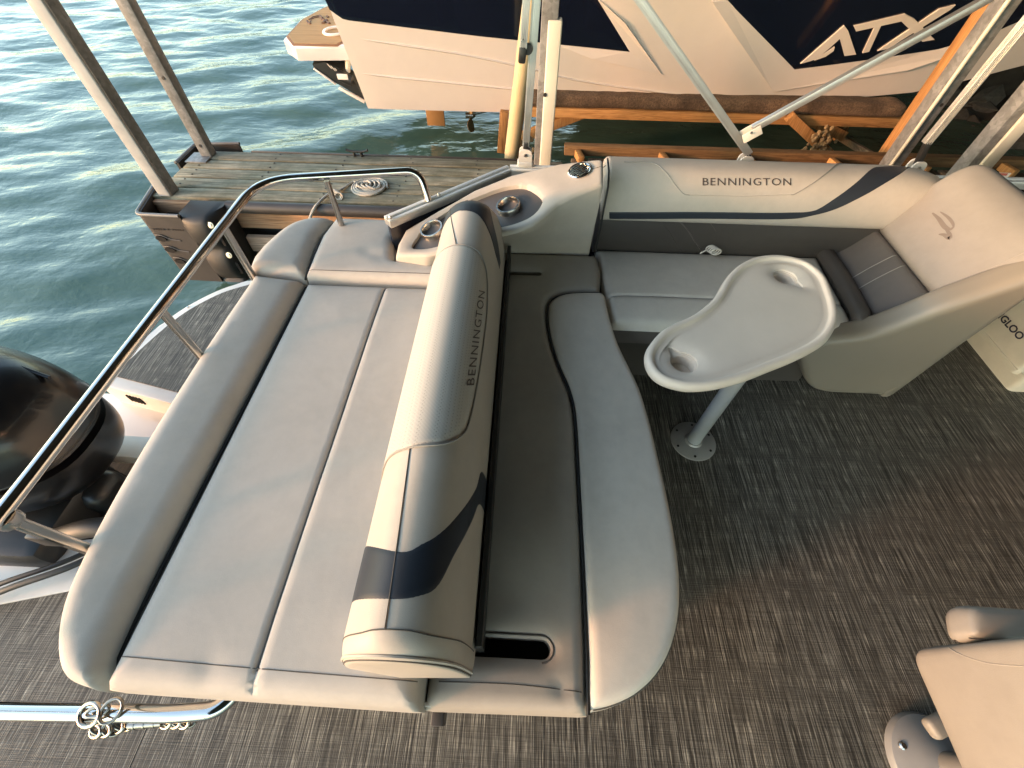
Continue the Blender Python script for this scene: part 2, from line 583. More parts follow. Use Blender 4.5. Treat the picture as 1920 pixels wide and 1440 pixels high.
def catmull(pts, n=8, closed=False):
    P = [Vector(p) for p in pts]
    out = []
    N = len(P)
    rng = range(N) if closed else range(N - 1)
    for i in rng:
        if closed:
            a, b, c, d = P[i - 1], P[i], P[(i + 1) % N], P[(i + 2) % N]
        else:
            a, b, c, d = P[max(i - 1, 0)], P[i], P[i + 1], P[min(i + 2, N - 1)]
        for k in range(n):
            t = k / n
            out.append(0.5 * ((2 * b) + (c - a) * t + (2 * a - 5 * b + 4 * c - d) * t * t + (3 * b - a - 3 * c + d) * t ** 3))
    if not closed:
        out.append(P[-1])
    return out


def fillet(pts, r, n=6):
    P = [Vector(p) for p in pts]
    out = [P[0]]
    for i in range(1, len(P) - 1):
        a, b, c = P[i - 1], P[i], P[i + 1]
        d1, d2 = (a - b), (c - b)
        q = min(r, d1.length * 0.48, d2.length * 0.48)
        s, e = b + d1.normalized() * q, b + d2.normalized() * q
        for k in range(n + 1):
            t = k / n
            out.append((1 - t) ** 2 * s + 2 * t * (1 - t) * b + t * t * e)
    out.append(P[-1])
    return out


def tube_geo(pts, r, seg=10, closed=False, v=None, f=None):
    P = [Vector(p) for p in pts]
    v = [] if v is None else v
    f = [] if f is None else f
    n = len(P)
    base = len(v)
    rr = r if callable(r) else (lambda t: r)
    t0 = (P[1] - P[0]).normalized()
    nrm = t0.cross(Vector((0, 0, 1)))
    if nrm.length < 1e-3:
        nrm = t0.cross(Vector((0, 1, 0)))
    nrm.normalize()
    for i in range(n):
        if closed:
            t = (P[(i + 1) % n] - P[i - 1])
        else:
            t = P[min(i + 1, n - 1)] - P[max(i - 1, 0)]
        t.normalize()
        nrm = (nrm - t * nrm.dot(t)).normalized()
        b = t.cross(nrm)
        q = rr(i / max(1, n - 1))
        for k in range(seg):
            a = 2 * math.pi * k / seg
            v.append(P[i] + (nrm * math.cos(a) + b * math.sin(a)) * q)
    last = n if closed else n - 1
    for i in range(last):
        j = (i + 1) % n
        for k in range(seg):
            l = (k + 1) % seg
            f.append((base + i * seg + k, base + i * seg + l, base + j * seg + l, base + j * seg + k))
    if not closed:
        f.append(tuple(base + k for k in range(seg))[::-1])
        f.append(tuple(base + (n - 1) * seg + k for k in range(seg)))
    return v, f


def tube(name, pts, r, m, parent=None, seg=10, closed=False, **kw):
    v, f = tube_geo(pts, r, seg, closed)
    return pydata(name, v, f, m, parent, smooth=50, **kw)


def lathe(name, prof, c, m, parent=None, seg=28, xf=None, cap1=True, **kw):
    """prof = [(radius, z)...]; closed with caps when the radius is above zero at the ends"""
    v, f = [], []
    for r, z in prof:
        for k in range(seg):
            a = 2 * math.pi * k / seg
            v.append(Vector((r * math.cos(a), r * math.sin(a), z)))
    for i in range(len(prof) - 1):
        for k in range(seg):
            l = (k + 1) % seg
            f.append((i * seg + k, i * seg + l, (i + 1) * seg + l, (i + 1) * seg + k))
    f.append(tuple(range(seg))[::-1])
    if cap1:
        f.append(tuple((len(prof) - 1) * seg + k for k in range(seg)))
    M = Matrix.Translation(Vector(c)) @ (xf.to_4x4() if xf is not None else Matrix.Identity(4))
    return pydata(name, [M @ p for p in v], f, m, parent, smooth=35, **kw)


# ---- upholstery -------------------------------------------------------
def resample(pts, h, closed=True):
    P = [Vector((p[0], p[1], 0)) for p in pts]
    if closed:
        P.append(P[0])
    out = []
    for a, b in zip(P[:-1], P[1:]):
        n = max(1, int(math.ceil((b - a).length / h)))
        for k in range(n):
            out.append(a.lerp(b, k / n))
    if not closed:
        out.append(P[-1])
    return np.array([(p.x, p.y) for p in out])


def dist_poly(pts, poly, closed=True):
    A = poly
    B = np.roll(poly, -1, axis=0)
    if not closed:
        A, B = A[:-1], B[:-1]
    d = np.full(len(pts), 1e9)
    for i in range(len(A)):
        ab = B[i] - A[i]
        L = ab @ ab + 1e-12
        t = np.clip(((pts - A[i]) @ ab) / L, 0, 1)
        q = pts - (A[i] + t[:, None] * ab)
        d = np.minimum(d, np.hypot(q[:, 0], q[:, 1]))
    return d


def inside(pts, poly):
    x, y = pts[:, 0], pts[:, 1]
    c = np.zeros(len(pts), bool)
    j = len(poly) - 1
    for i in range(len(poly)):
        xi, yi = poly[i]
        xj, yj = poly[j]
        if yi != yj:
            c ^= ((yi > y) != (yj > y)) & (x < (xj - xi) * (y - yi) / (yj - yi) + xi)
        j = i
    return c


def round_poly(pts, r, n=5):
    """round the corners of a closed polygon; r may be a list per corner"""
    P = [Vector((p[0], p[1], 0)) for p in pts]
    out = []
    N = len(P)
    for i in range(N):
        q = r[i] if isinstance(r, (list, tuple)) else r
        a, b, c = P[i - 1], P[i], P[(i + 1) % N]
        if q <= 1e-5:
            out.append((b.x, b.y))
            continue
        d1, d2 = a - b, c - b
        qq = min(q, d1.length * 0.49, d2.length * 0.49)
        s, e = b + d1.normalized() * qq, b + d2.normalized() * qq
        for k in range(n + 1):
            t = k / n
            p = (1 - t) ** 2 * s + 2 * t * (1 - t) * b + t * t * e
            out.append((p.x, p.y))
    return out


def pad(name, outline, ztop, zbot, r, m, parent=None, crown=0.0, cl=0.12, seams=(), holes=(), dents=(), h=0.016, xf=None, wob=0.0012, hole_depth=0.1, label=None, bulge=0.006, wall=None, bottom=True):
    """cushion over a plan outline: rolled edge of radius r, crowned top, grooves along seams, slots through it.
    returns (object, height function)"""
    out = resample(outline, h)
    if sum((out[i - 1][0] * out[i][1] - out[i][0] * out[i - 1][1]) for i in range(len(out))) < 0:
        out = out[::-1].copy()
    zt = ztop if callable(ztop) else (lambda x, y: ztop + 0 * x)
    H = [resample(q, h * 0.5) for q in holes]
    S = [(resample(q, h, False), dep, w) for q, dep, w in seams]

    def zf(pts):
        pts = np.asarray(pts, float).reshape(-1, 2)
        d = dist_poly(pts, out)
        z = zt(pts[:, 0], pts[:, 1]).astype(float)
        dd = np.clip(d, 0, r)
        z = z - (r - np.sqrt(np.maximum(0, r * r - (r - dd) ** 2)))
        z = z + crown * (1 - np.exp(-d / cl))
        for q, dep, w in S:
            ds = dist_poly(pts, q, False)
            z = z - dep * np.exp(-(ds / w) ** 2)
        for q in H:
            ds = dist_poly(pts, q)
            z = z - 0.012 * np.exp(-(ds / 0.02))
        for cx, cy, dep, w in dents:
            z = z - dep * np.exp(-(((pts[:, 0] - cx) ** 2 + (pts[:, 1] - cy) ** 2) / (w * w)))
        if wob:
            z = z + np.array([wob * noise.noise(Vector((p[0] * 9, p[1] * 9, ztop if not callable(ztop) else 0.3))) * min(1, dd_ / r * 0.6) for p, dd_ in zip(pts, dd)])
        return z

    nrm = np.roll(out, -1, 0) - np.roll(out, 1, 0)
    nrm = np.stack([-nrm[:, 1], nrm[:, 0]], 1)
    nrm /= np.linalg.norm(nrm, axis=1)[:, None] + 1e-9
    P = [out]
    for q in H:
        P.append(q)
    for k in (0.05, 0.16, 0.34, 0.6, 1.0):
        c = out + nrm * (k * r)
        ok = inside(c, out) & (dist_poly(c, out) > k * r * 0.9)
        P.append(c[ok])
    x0, y0 = out.min(0)
    x1, y1 = out.max(0)
    gx, gy = np.meshgrid(np.arange(x0 + h / 2, x1, h), np.arange(y0 + h / 2, y1, h))
    g = np.stack([gx.ravel(), gy.ravel()], 1)
    g = g[inside(g, out)]
    g = g[dist_poly(g, out) > r * 1.15]
    for q, dep, w in S:
        t = np.roll(q, -1, 0) - q
        t[-1] = t[-2]
        tn = np.stack([-t[:, 1], t[:, 0]], 1) / (np.linalg.norm(t, axis=1)[:, None] + 1e-9)
        g = g[dist_poly(g, q, False) > w * 2.0]
        for o in (-1.8, -0.9, -0.35, 0, 0.35, 0.9, 1.8):
            c = q + tn * (o * w)
            c = c[inside(c, out)]
            P.append(c[dist_poly(c, out) > 0.002])
    for q in H:
        g = g[~inside(g, q)]
        g = g[dist_poly(g, q) > 0.006]
    P.append(g)
    pts = np.concatenate(P)
    n0 = len(out)
    edges = [(i, (i + 1) % n0) for i in range(n0)]
    b = n0
    for q in H:
        edges += [(b + i, b + (i + 1) % len(q)) for i in range(len(q))]
        b += len(q)
    vo, eo, fo, ov, oe, of = delaunay_2d_cdt([Vector((float(a), float(c))) for a, c in pts], edges, [], 0, 1e-5)
    V = np.array([(v.x, v.y) for v in vo])
    F = np.array([f for f in fo if len(f) == 3])
    cen = V[F].mean(1)
    ok = inside(cen, out)
    for q in H:
        ok &= ~inside(cen, q)
    F = F[ok]
    Zv = zf(V)
    verts = [Vector((a[0], a[1], z)) for a, z in zip(V, Zv)]
    faces = [tuple(int(i) for i in f) for f in F]
    first = {}
    for i, orig in enumerate(ov):
        for o in orig:
            first[o] = i
    loop = [first[i] for i in range(n0)]
    prev = loop
    for k, (fr, off) in enumerate(((0.25, bulge * 0.7), (0.6, bulge), (0.9, bulge * 0.5), (1.0, -0.004))):
        ring = []
        for i in range(n0):
            zz = verts[loop[i]].z
            zb = zbot(*out[i]) if callable(zbot) else zbot
            q = out[i] - nrm[i] * off
            if wall:
                q = wall(q[0], q[1], fr)
            ring.append(len(verts))
            verts.append(Vector((q[0], q[1], zz + (zb - zz) * fr)))
        for i in range(n0):
            j = (i + 1) % n0
            faces.append((prev[j], prev[i], ring[i], ring[j]))
        prev = ring
    if bottom:
        faces.append(tuple(prev))
    b = n0
    for q in H:
        lp = [first[b + i] for i in range(len(q))]
        ring = []
        for i in lp:
            ring.append(len(verts))
            verts.append(verts[i] - Vector((0, 0, hole_depth)))
        for i in range(len(q)):
            j = (i + 1) % len(q)
            faces.append((lp[i], lp[j], ring[j], ring[i]))
        b += len(q)
    if xf is not None:
        verts = [xf @ p for p in verts]
    me = bpy.data.meshes.new(name)
    me.from_pydata([tuple(p) for p in verts], [], faces)
    bm = bmesh.new()
    bm.from_mesh(me)
    bmesh.ops.recalc_face_normals(bm, faces=bm.faces)
    bm.to_mesh(me)
    bm.free()
    o = link(name, me, m, parent, smooth=55, label=label)
    return o, zf


def seam(name, pts, zf, parent, r=0.0012, m=None, h=0.012, lift=0.0, xf=None, smooth_path=True):
    q = pts
    if smooth_path and len(pts) > 2:
        q = [(p.x, p.y) for p in catmull([(a, b, 0) for a, b in pts], 8)]
    s = resample(q, h, False)
    z = zf(s)
    P = [Vector((a[0], a[1], zz + lift)) for a, zz in zip(s, z)]
    if xf is not None:
        P = [xf @ p for p in P]
    return tube(name, P, r, m or THREAD, parent, seg=6)


# ---- surfaces swept along a line ---------------------------------------
class Surf:
    """smooth surface p(s, t); panels, stripes, seams and letters are laid on it"""

    def __init__(self, fn, s0=0.0, s1=1.0, t0=0.0, t1=1.0, ns=90, ntt=160):
        self.fn = fn
        self.S = np.linspace(s0, s1, ns)
        self.T = np.linspace(t0, t1, ntt)
        self.uv = np.zeros((ns, ntt, 2))
        for i, s in enumerate(self.S):
            for j, t in enumerate(self.T):
                d = fn(s, t) - EYE
                c = d.dot(FW)
                self.uv[i, j] = (960 + FPX * d.dot(RT) / c, 720 - FPX * d.dot(UP) / c)

    def proj(self, s, t):
        d = self.fn(s, t) - EYE
        c = d.dot(FW)
        return np.array((960 + FPX * d.dot(RT) / c, 720 - FPX * d.dot(UP) / c))

    def hit(self, u, v):
        d = (self.uv[:, :, 0] - u) ** 2 + (self.uv[:, :, 1] - v) ** 2
        i, j = np.unravel_index(np.argmin(d), d.shape)
        s, t = float(self.S[i]), float(self.T[j])
        best = (d[i, j], s, t)
        tgt = np.array((u, v), float)
        for _ in range(6):
            p = self.proj(s, t)
            e = 1e-4
            J = np.stack([(self.proj(s + e, t) - p) / e, (self.proj(s, t + e) - p) / e], 1)
            if abs(np.linalg.det(J)) < 1e-3:
                break
            q = np.linalg.solve(J, tgt - p)
            s, t = s + float(np.clip(q[0], -0.05, 0.05)), t + float(np.clip(q[1], -0.05, 0.05))
            r = float(((self.proj(s, t) - tgt) ** 2).sum())
            if r < best[0]:
                best = (r, s, t)
        return best[1], best[2]

    def hits(self, lst):
        return [self.hit(u, v) for u, v in lst]

    def nrm(self, s, t, e=0.004):
        a = self.fn(s + e, t) - self.fn(s - e, t)
        b = self.fn(s, t + e) - self.fn(s, t - e)
        n = a.cross(b)
        n.normalize()
        return n

    def pt(self, s, t, off, sign):
        return self.fn(s, t) + self.nrm(s, t) * (off * sign)


def st_resample(c, n):
    P = [Vector((a, b, 0)) for a, b in c]
    L = [0]
    for a, b in zip(P[:-1], P[1:]):
        L.append(L[-1] + (b - a).length)
    out = []
    for k in range(n):
        q = L[-1] * k / (n - 1)
        i = 0
        while i < len(L) - 2 and L[i + 1] < q:
            i += 1
        t = (q - L[i]) / max(1e-9, L[i + 1] - L[i])
        out.append(P[i].lerp(P[i + 1], t))
    return [(p.x, p.y) for p in out]


def patch(name, sf, cA, cB, m, parent, off=0.002, sign=1, n=40, k=14, smooth_path=True, thick=0.004):
    if smooth_path:
        cA = [(p.x, p.y) for p in catmull([(a, b, 0) for a, b in cA], 8)] if len(cA) > 2 else cA
        cB = [(p.x, p.y) for p in catmull([(a, b, 0) for a, b in cB], 8)] if len(cB) > 2 else cB
    A, B = st_resample(cA, n), st_resample(cB, n)
    v, f = [], []
    for i in range(n):
        for j in range(k):
            t = j / (k - 1)
            s_, t_ = A[i][0] * (1 - t) + B[i][0] * t, A[i][1] * (1 - t) + B[i][1] * t
            edge = (j in (0, k - 1)) or (i in (0, n - 1))
            v.append(sf.pt(s_, t_, off - (thick if edge else 0), sign))
    for i in range(n - 1):
        for j in range(k - 1):
            f.append((i * k + j, i * k + j + 1, (i + 1) * k + j + 1, (i + 1) * k + j))
    return pydata(name, v, f, m, parent, smooth=60)


def surf_line(name, sf, c, parent, r=0.0016, m=None, off=0.0005, sign=1, n=60):
    c2 = [(p.x, p.y) for p in catmull([(a, b, 0) for a, b in c], 8)] if len(c) > 2 else c
    return tube(name, [sf.pt(s, t, off, sign) for s, t in st_resample(c2, n)], r, m or THREAD, parent, seg=6)


_fonts = {}


def text_mesh(txt, spacing=1.0, bold=0.0):
    cu = bpy.data.curves.new('lettering', 'FONT')
    cu.body = txt
    cu.space_character = spacing
    cu.offset = bold
    cu.resolution_u = 3
    o = bpy.data.objects.new('lettering_source', cu)
    COL.objects.link(o)
    bpy.context.view_layer.update()
    dg = bpy.context.evaluated_depsgraph_get()
    me = o.evaluated_get(dg).to_mesh()
    V = [v.co.copy() for v in me.vertices]
    F = [tuple(p.vertices) for p in me.polygons]
    o.evaluated_get(dg).to_mesh_clear()
    bpy.data.objects.remove(o)
    bpy.data.curves.remove(cu)
    xs = [v.x for v in V]
    ys = [v.y for v in V]
    x0, x1, y0, y1 = min(xs), max(xs), min(ys), max(ys)
    return [((v.x - x0) / (x1 - x0), (v.y - y0) / (y1 - y0)) for v in V], F


def lettering(name, txt, mapper, m, parent, spacing=1.1, bold=0.0):
    V, F = text_mesh(txt, spacing, bold)
    me = bpy.data.meshes.new(name)
    me.from_pydata([tuple(mapper(a, b)) for a, b in V], [], F)
    bm = bmesh.new()
    bm.from_mesh(me)
    bmesh.ops.triangulate(bm, faces=bm.faces)
    bmesh.ops.subdivide_edges(bm, edges=[e for e in bm.edges if e.calc_length() > 0.02], cuts=1)
    bm.to_mesh(me)
    bm.free()
    return link(name, me, m, parent)


# =====================================================================
# SETTING: water, boat deck, roof, bank
# =====================================================================
WZ = -0.70


def make_water():
    def axis(lo, hi, c0, c1, fine, grow):
        a = list(np.arange(c0, c1, fine))
        st, x = fine, c0
        left = []
        while x > lo:
            st *= grow
            x -= st
            left.append(x)
        st, x = fine, a[-1]
        right = []
        while x < hi:
            st *= grow
            x += st
            right.append(x)
        return np.array(left[::-1] + a + right)
    X = axis(-600, 600, -9.5, 4.0, 0.05, 1.18)
    Y = axis(-600, 900, 0.5, 13.0, 0.05, 1.18)
    gx, gy = np.meshgrid(X, Y)
    rng = np.random.default_rng(5)
    z = np.zeros_like(gx)
    for k in range(46):
        lam = 0.22 * (1.085 ** k) if k < 24 else 0.5 + rng.random() * 1.3
        ang = rad(112) + rng.normal(0, 0.50)
        kx, ky = 2 * math.pi / lam * math.cos(ang), 2 * math.pi / lam * math.sin(ang)
        wx = 0.25 * np.sin(0.55 * gy + k) + 0.2 * np.sin(0.8 * gx + 2 * k)
        z += 0.0036 * lam ** 1.2 * np.sin(kx * (gx + wx) + ky * (gy + 0.6 * wx) + rng.random() * 6.28)
    near = np.exp(-((np.maximum(0, np.hypot(gx + 3, gy - 6) - 12)) / 6) ** 2)
    calm = 0.30 + 0.70 * np.clip((-gx - 0.3) / 2.5, 0, 1)
    z *= near * calm
    v = np.stack([gx.ravel(), gy.ravel(), (z + WZ).ravel()], 1)
    nx, ny = len(X), len(Y)
    idx = np.arange(nx * ny).reshape(ny, nx)
    f = np.stack([idx[:-1, :-1].ravel(), idx[:-1, 1:].ravel(), idx[1:, 1:].ravel(), idx[1:, :-1].ravel()], 1)
    me = bpy.data.meshes.new('water')
    me.from_pydata(v.tolist(), [], f.tolist())
    link('water', me, WATER, kind='structure', smooth=True)


make_water()

# boat deck: woven floor on an aluminium deck, stern platforms either side of the motor well
deck = bpy.data.objects.new('boat_deck', None)
COL.objects.link(deck)
deck['kind'] = 'structure'
far_edge = [(-1.10, 2.02), (-1.55, 2.00)] + [(p.x, p.y) for p in catmull([(-1.64, 1.985, 0), (-1.78, 1.90, 0), (-1.90, 1.76, 0), (-1.97, 1.62, 0), (-2.03, 1.40, 0), (-2.06, 1.17, 0)], 5)]
platform_far = far_edge + [(-1.64, 1.075), (-1.10, 0.99)]
floor_in = [(-1.10, 1.965), (-1.55, 1.945)] + [(p.x, p.y) for p in catmull([(-1.63, 1.935, 0), (-1.755, 1.855, 0), (-1.86, 1.73, 0), (-1.925, 1.60, 0), (-1.985, 1.39, 0), (-2.012, 1.225, 0)], 5)] + [(-1.62, 1.135), (-1.10, 1.05)]


def slab(name, pts, z0, z1, m, bev=0.004, parent=deck):
    return prism(name, pts, z0, z1, m, parent, bev, 2)


slab('platform_frame', platform_far, -0.17, -0.002, ALU_W, 0.008)
slab('floor_covering', floor_in, -0.03, 0.004, WEAVE, 0.0)
near_trim = [(-2.30, 0.115), (-1.81, 0.205), (-1.58, 0.262), (-1.10, 0.36), (-1.10, 0.425), (-1.60, 0.325), (-1.82, 0.275), (-2.30, 0.18)]
slab('edge_trim', near_trim, -0.10, 0.008, ALU_W, 0.004)
slab('floor_covering', [(-2.3, -0.75), (-1.10, -0.75), (-1.10, 0.358), (-1.58, 0.260), (-1.81, 0.203), (-2.30, 0.113)], -0.03, 0.004, WEAVE, 0.0)
slab('floor_covering', [(-1.098, -0.75), (3.6, -0.75), (3.6, 2.08), (-0.10, 2.05), (-0.56, 1.47), (-1.098, 1.47)], -0.03, 0.004, WEAVE, 0.0)
slab('deck_frame', [(-1.60, -0.80), (3.65, -0.80), (3.65, 2.13), (-1.09, 2.13), (-1.09, 0.36), (-1.60, 0.24)], -0.12, -0.034, ALU_W, 0.0)
# motor well between the platforms
slab('well_pan', [(-2.25, 0.90), (-1.62, 0.90), (-1.10, 0.90), (-1.10, 1.10), (-1.64, 1.16), (-2.05, 1.22), (-2.25, 1.22)], -0.19, -0.15, GEL, 0.004)
slab('well_bar', [(-1.93, 0.795), (-1.10, 0.785), (-1.10, 0.885), (-1.93, 0.90)], -0.06, 0.002, ALU_W, 0.005)
slab('well_side', [(-2.2, 0.20), (-1.10, 0.43), (-1.10, 0.52), (-1.62, 0.46), (-1.80, 0.43), (-2.2, 0.40)], -0.09, -0.03, ALU_W, 0.005)
slab('well_floor', [(-2.2, 0.34), (-1.10, 0.44), (-1.10, 1.05), (-2.2, 1.05)], -0.36, -0.33, WELLM, 0.0)
box('motor_mount', (-1.55, 0.62, -0.22), (0.12, 0.34, 0.20), RUBBER, deck, bev=0.02)
for pts in ([(-1.75, 0.55, -0.10), (-1.50, 0.60, -0.05), (-1.30, 0.72, -0.12), (-1.12, 0.74, -0.2)], [(-1.70, 0.50, -0.08), (-1.45, 0.53, -0.02), (-1.25, 0.60, -0.12), (-1.12, 0.60, -0.2)], [(-1.75, 0.46, -0.12), (-1.50, 0.62, -0.06), (-1.38, 0.74, -0.14), (-1.20, 0.80, -0.2)]):
    tube('cable', catmull(pts, 8), 0.011, RUBBER, deck)
for i in range(5):
    box('vent_slot', (-1.93 + i * 0.018, 1.1395 - i * 0.0041, -0.06), (0.006, 0.01, 0.05), VOID, deck, bev=0)
for i, (x, y) in enumerate(((-2.03, 1.19), (-2.035, 1.245), (-1.76, 0.86), (-1.9, 1.73))):
    lathe('screw', [(0.007, 0), (0.006, 0.003)], (x, y, 0.0), ALU, deck, seg=8)
for y in (1.55, -0.45):
    tube('pontoon_tube', [(-2.1, y, -0.52), (-1.9, y, -0.50), (3.6, y, -0.50)], 0.31, ALU, deck, seg=24)

# unseen wooded hills, added to cut the sky glow at the horizon
v, f = [], []
NA = 260
for i in range(NA):
    a = rad(40) + (rad(330) - rad(40)) * i / (NA - 1)
    hh = 11 + 8 * noise.fractal(Vector((math.cos(a) * 3, math.sin(a) * 3, 1)), 0.6, 2.0, 4) + 3.0 * noise.noise(Vector((a * 60, 0, 0)))
    for rr, h in ((210, WZ - 1), (216, 6), (228, hh * 0.6), (260, hh), (330, hh * 1.1), (420, WZ - 1)):
        v.append((rr * math.cos(a), rr * math.sin(a), h))
for i in range(NA - 1):
    for k in range(5):
        f.append((i * 6 + k, i * 6 + k + 1, i * 6 + k + 7, i * 6 + k + 6))
pydata('glow_blocking_hills', v, f, mat('wooded_hill', (0.05, 0.06, 0.035), 0.95, var=0.4, vscale=0.5), None, kind='structure')

# roof of the covered slip and the bank at its head
prism('dock_roof', [(-1.9, -7.0), (14, -7.0), (14, 10.5), (-1.9, 10.5)], 3.6, 3.7, ROOFM, None, 0.0, kind='structure')
v, f = [], []
bx, by = np.linspace(5.4, 16, 40), np.linspace(-9, 16, 70)
for j, y in enumerate(by):
    for i, x in enumerate(bx):
        h = WZ - 0.5 + max(0, (x - 5.4)) * 0.55 + 0.22 * noise.fractal(Vector((x * 0.8, y * 0.8, 3)), 0.7, 2.0, 5)
        v.append((x, y, h))
for j in range(len(by) - 1):
    for i in range(len(bx) - 1):
        a = j * len(bx) + i
        f.append((a, a + 1, a + len(bx) + 1, a + len(bx)))
pydata('shore_bank', v, f, EARTH, None, kind='structure')
bm = bmesh.new()
rng = random.Random(4)
for k in range(260):
    x = rng.uniform(4.6, 9.0)
    y = rng.uniform(2.5, 10)
    s = rng.uniform(0.06, 0.28)
    r = bmesh.ops.create_icosphere(bm, subdivisions=1, radius=s)
    z = WZ - 0.45 + max(0, x - 5.4) * 0.42 + 0.15 + 0.12 * max(0, 5.4 - x)
    for vv in r['verts']:
        n = noise.noise(vv.co * 6 + Vector((k, 0, 0)))
        vv.co = Vector((vv.co.x * (1.1 + n), vv.co.y * (1.0 + 0.8 * n), vv.co.z * 0.7)) + Vector((x, y, z))
frombm('shore_rocks', bm, ROCK, None, smooth=0, kind='stuff')

WALLW = mat_wood('dark_wall_boards', (0.030, 0.022, 0.015), (0.055, 0.042, 0.030), (0.085, 0.066, 0.05), 'Z')  # unseen walls, added to darken the water's reflections under the roof
prism('added_dark_wall', [(0.9, 9.6), (14, 9.6), (14, 9.75), (0.9, 9.75)], WZ - 0.4, 3.58, WALLW, None, kind='structure')
prism('added_dark_wall', [(13.8, -3.0), (13.95, -3.0), (13.95, 9.58), (13.8, 9.58)], WZ - 0.4, 3.58, WALLW, None, kind='structure')

# =====================================================================
# DOCK beyond the boat
# =====================================================================
DZ = 0.0
dock = empty('wooden_dock', (0, 3.2, -0.3), 'weathered grey wooden finger dock running behind the pontoon boat', 'dock')
rng = random.Random(11)
y = 2.862
me_cache = None
for i in range(5):
    w = 0.1295 + rng.uniform(-0.002, 0.002)
    x0, x1 = -2.74 + rng.uniform(-0.012, 0.012), 0.30 + rng.uniform(-0.05, 0.0)
    bm = bmesh.new()
    add_box(bm, (0, 0, 0), (x1 - x0, w, 0.036), None, 0.005)
    bmesh.ops.subdivide_edges(bm, edges=[e for e in bm.edges if e.calc_length() > 1.0], cuts=14)
    for vv in bm.verts:
        vv.co.z += 0.004 * noise.noise(Vector((vv.co.x * 1.5, i * 7, 0)))
        vv.co.y += 0.0025 * noise.noise(Vector((vv.co.x * 2.5, i * 7, vv.co.y * 30)))
    bmesh.ops.transform(bm, matrix=Matrix.Translation(((x0 + x1) / 2, y + w / 2, DZ - 0.018 + rng.uniform(-0.003, 0.003))), verts=bm.verts)
    frombm('plank', bm, PLANK_X, dock)
    y += w + 0.0145
bm = bmesh.new()
for i in range(60):
    xx = -2.6 + (i // 10) * 0.55 + rng.uniform(-0.02, 0.02)
    yy = 2.862 + (i % 5) * 0.144 + 0.035 + 0.07 * ((i // 5) % 2)
    add_box(bm, (xx, yy, DZ + 0.001), (0.010, 0.010, 0.006), None, 0)
frombm('nail_heads', bm, RUBBER, dock, kind='stuff')
me0 = None
x = 0.36
while x < 5.2:
    bm = bmesh.new()
    if me0 is None:
        o = box('plank', (x + 0.066, 3.26, DZ - 0.025), (0.132, 0.80, 0.034), PLANK_Y, dock, bev=0.005)
        me0 = o
    else:
        c = me0.copy()
        COL.objects.link(c)
        c.location = me0.location + Vector((x - 0.36, rng.uniform(-0.008, 0.008), rng.uniform(-0.004, 0.004)))
    bm.free()
    x += 0.143
beam('toe_rail', (0.30, 3.715, 0.04), (4.4, 3.715, 0.04), 0.07, 0.075, BROWNW, dock)
for i in range(6):
    box('cleat_block', (0.42 + i * 0.69, 3.61, 0.03), (0.05, 0.13, 0.055), ORANGE_Z, dock, rot=Matrix.Rotation(rad(12), 3, 'Z'))
box('fascia_board', (-1.21, 2.838, -0.115), (3.04, 0.04, 0.19), FASCIA, dock, bev=0.005)
box('fascia_board', (2.8, 2.838, -0.14), (5.0, 0.04, 0.19), FASCIA, dock, bev=0.005)
box('lower_board', (-1.0, 2.81, -0.335), (2.30, 0.045, 0.13), PALEWOOD, dock, bev=0.008)
tube('edge_bumper', fillet([(-2.16, 2.80, -0.028), (0.3, 2.80, -0.028)], 0.01), 0.042, GREYRUB, dock, seg=14)
box('edge_strip', (-1.1, 3.585, -0.02), (2.4, 0.02, 0.05), GREYRUB, dock, bev=0.004)
tube('log', [(-2.25, 2.95, -0.56), (-0.9, 2.97, -0.55), (0.5, 2.95, -0.57)], 0.085, LOG, dock, seg=16)
for i in range(3):
    box('float_block', (-1.75 + i * 1.5, 3.22, -0.50), (1.3, 0.60, 0.46), BLACK, dock, bev=0.03)

# corner guards (hollow moulded corners)
def guard(corner, arm_a, arm_b, depth, label):
    """walls of a hollow plastic corner moulding: A - corner - B, open at the top"""
    root = empty('corner_guard', (corner[0], corner[1], -depth), label, 'dock bumper', 'plastic guards on the dock corners')
    P = [Vector((*arm_a, 0)), Vector((*corner, 0)), Vector((*arm_b, 0))]
    path = fillet(P, 0.04, 5)
    v, f = [], []
    th = 0.022
    n = len(path)
    cen = (P[0] + P[2]) / 2
    for i, p in enumerate(path):
        t = (path[min(i + 1, n - 1)] - path[max(i - 1, 0)]).normalized()
        nn = Vector((-t.y, t.x, 0))
        if nn.dot(cen - p) < 0:
            nn = -nn
        q = p + nn * th
        v += [Vector((p.x, p.y, -depth)), Vector((p.x, p.y, 0.012)), Vector((q.x, q.y, 0.012)), Vector((q.x, q.y, -depth))]
    for i in range(n - 1):
        for k in range(4):
            l = (k + 1) % 4
            f.append((i * 4 + k, i * 4 + l, i * 4 + 4 + l, i * 4 + 4 + k))
    f += [(0, 1, 2, 3), tuple((n - 1) * 4 + k for k in (3, 2, 1, 0))]
    pydata('wall', v, f, GREYRUB, root, smooth=30)
    tube('rim', [Vector((p.x, p.y, 0.012)) for p in path], 0.013, mat('grey_rim_plastic', (0.16, 0.155, 0.15), 0.4), root, seg=8)
    return root


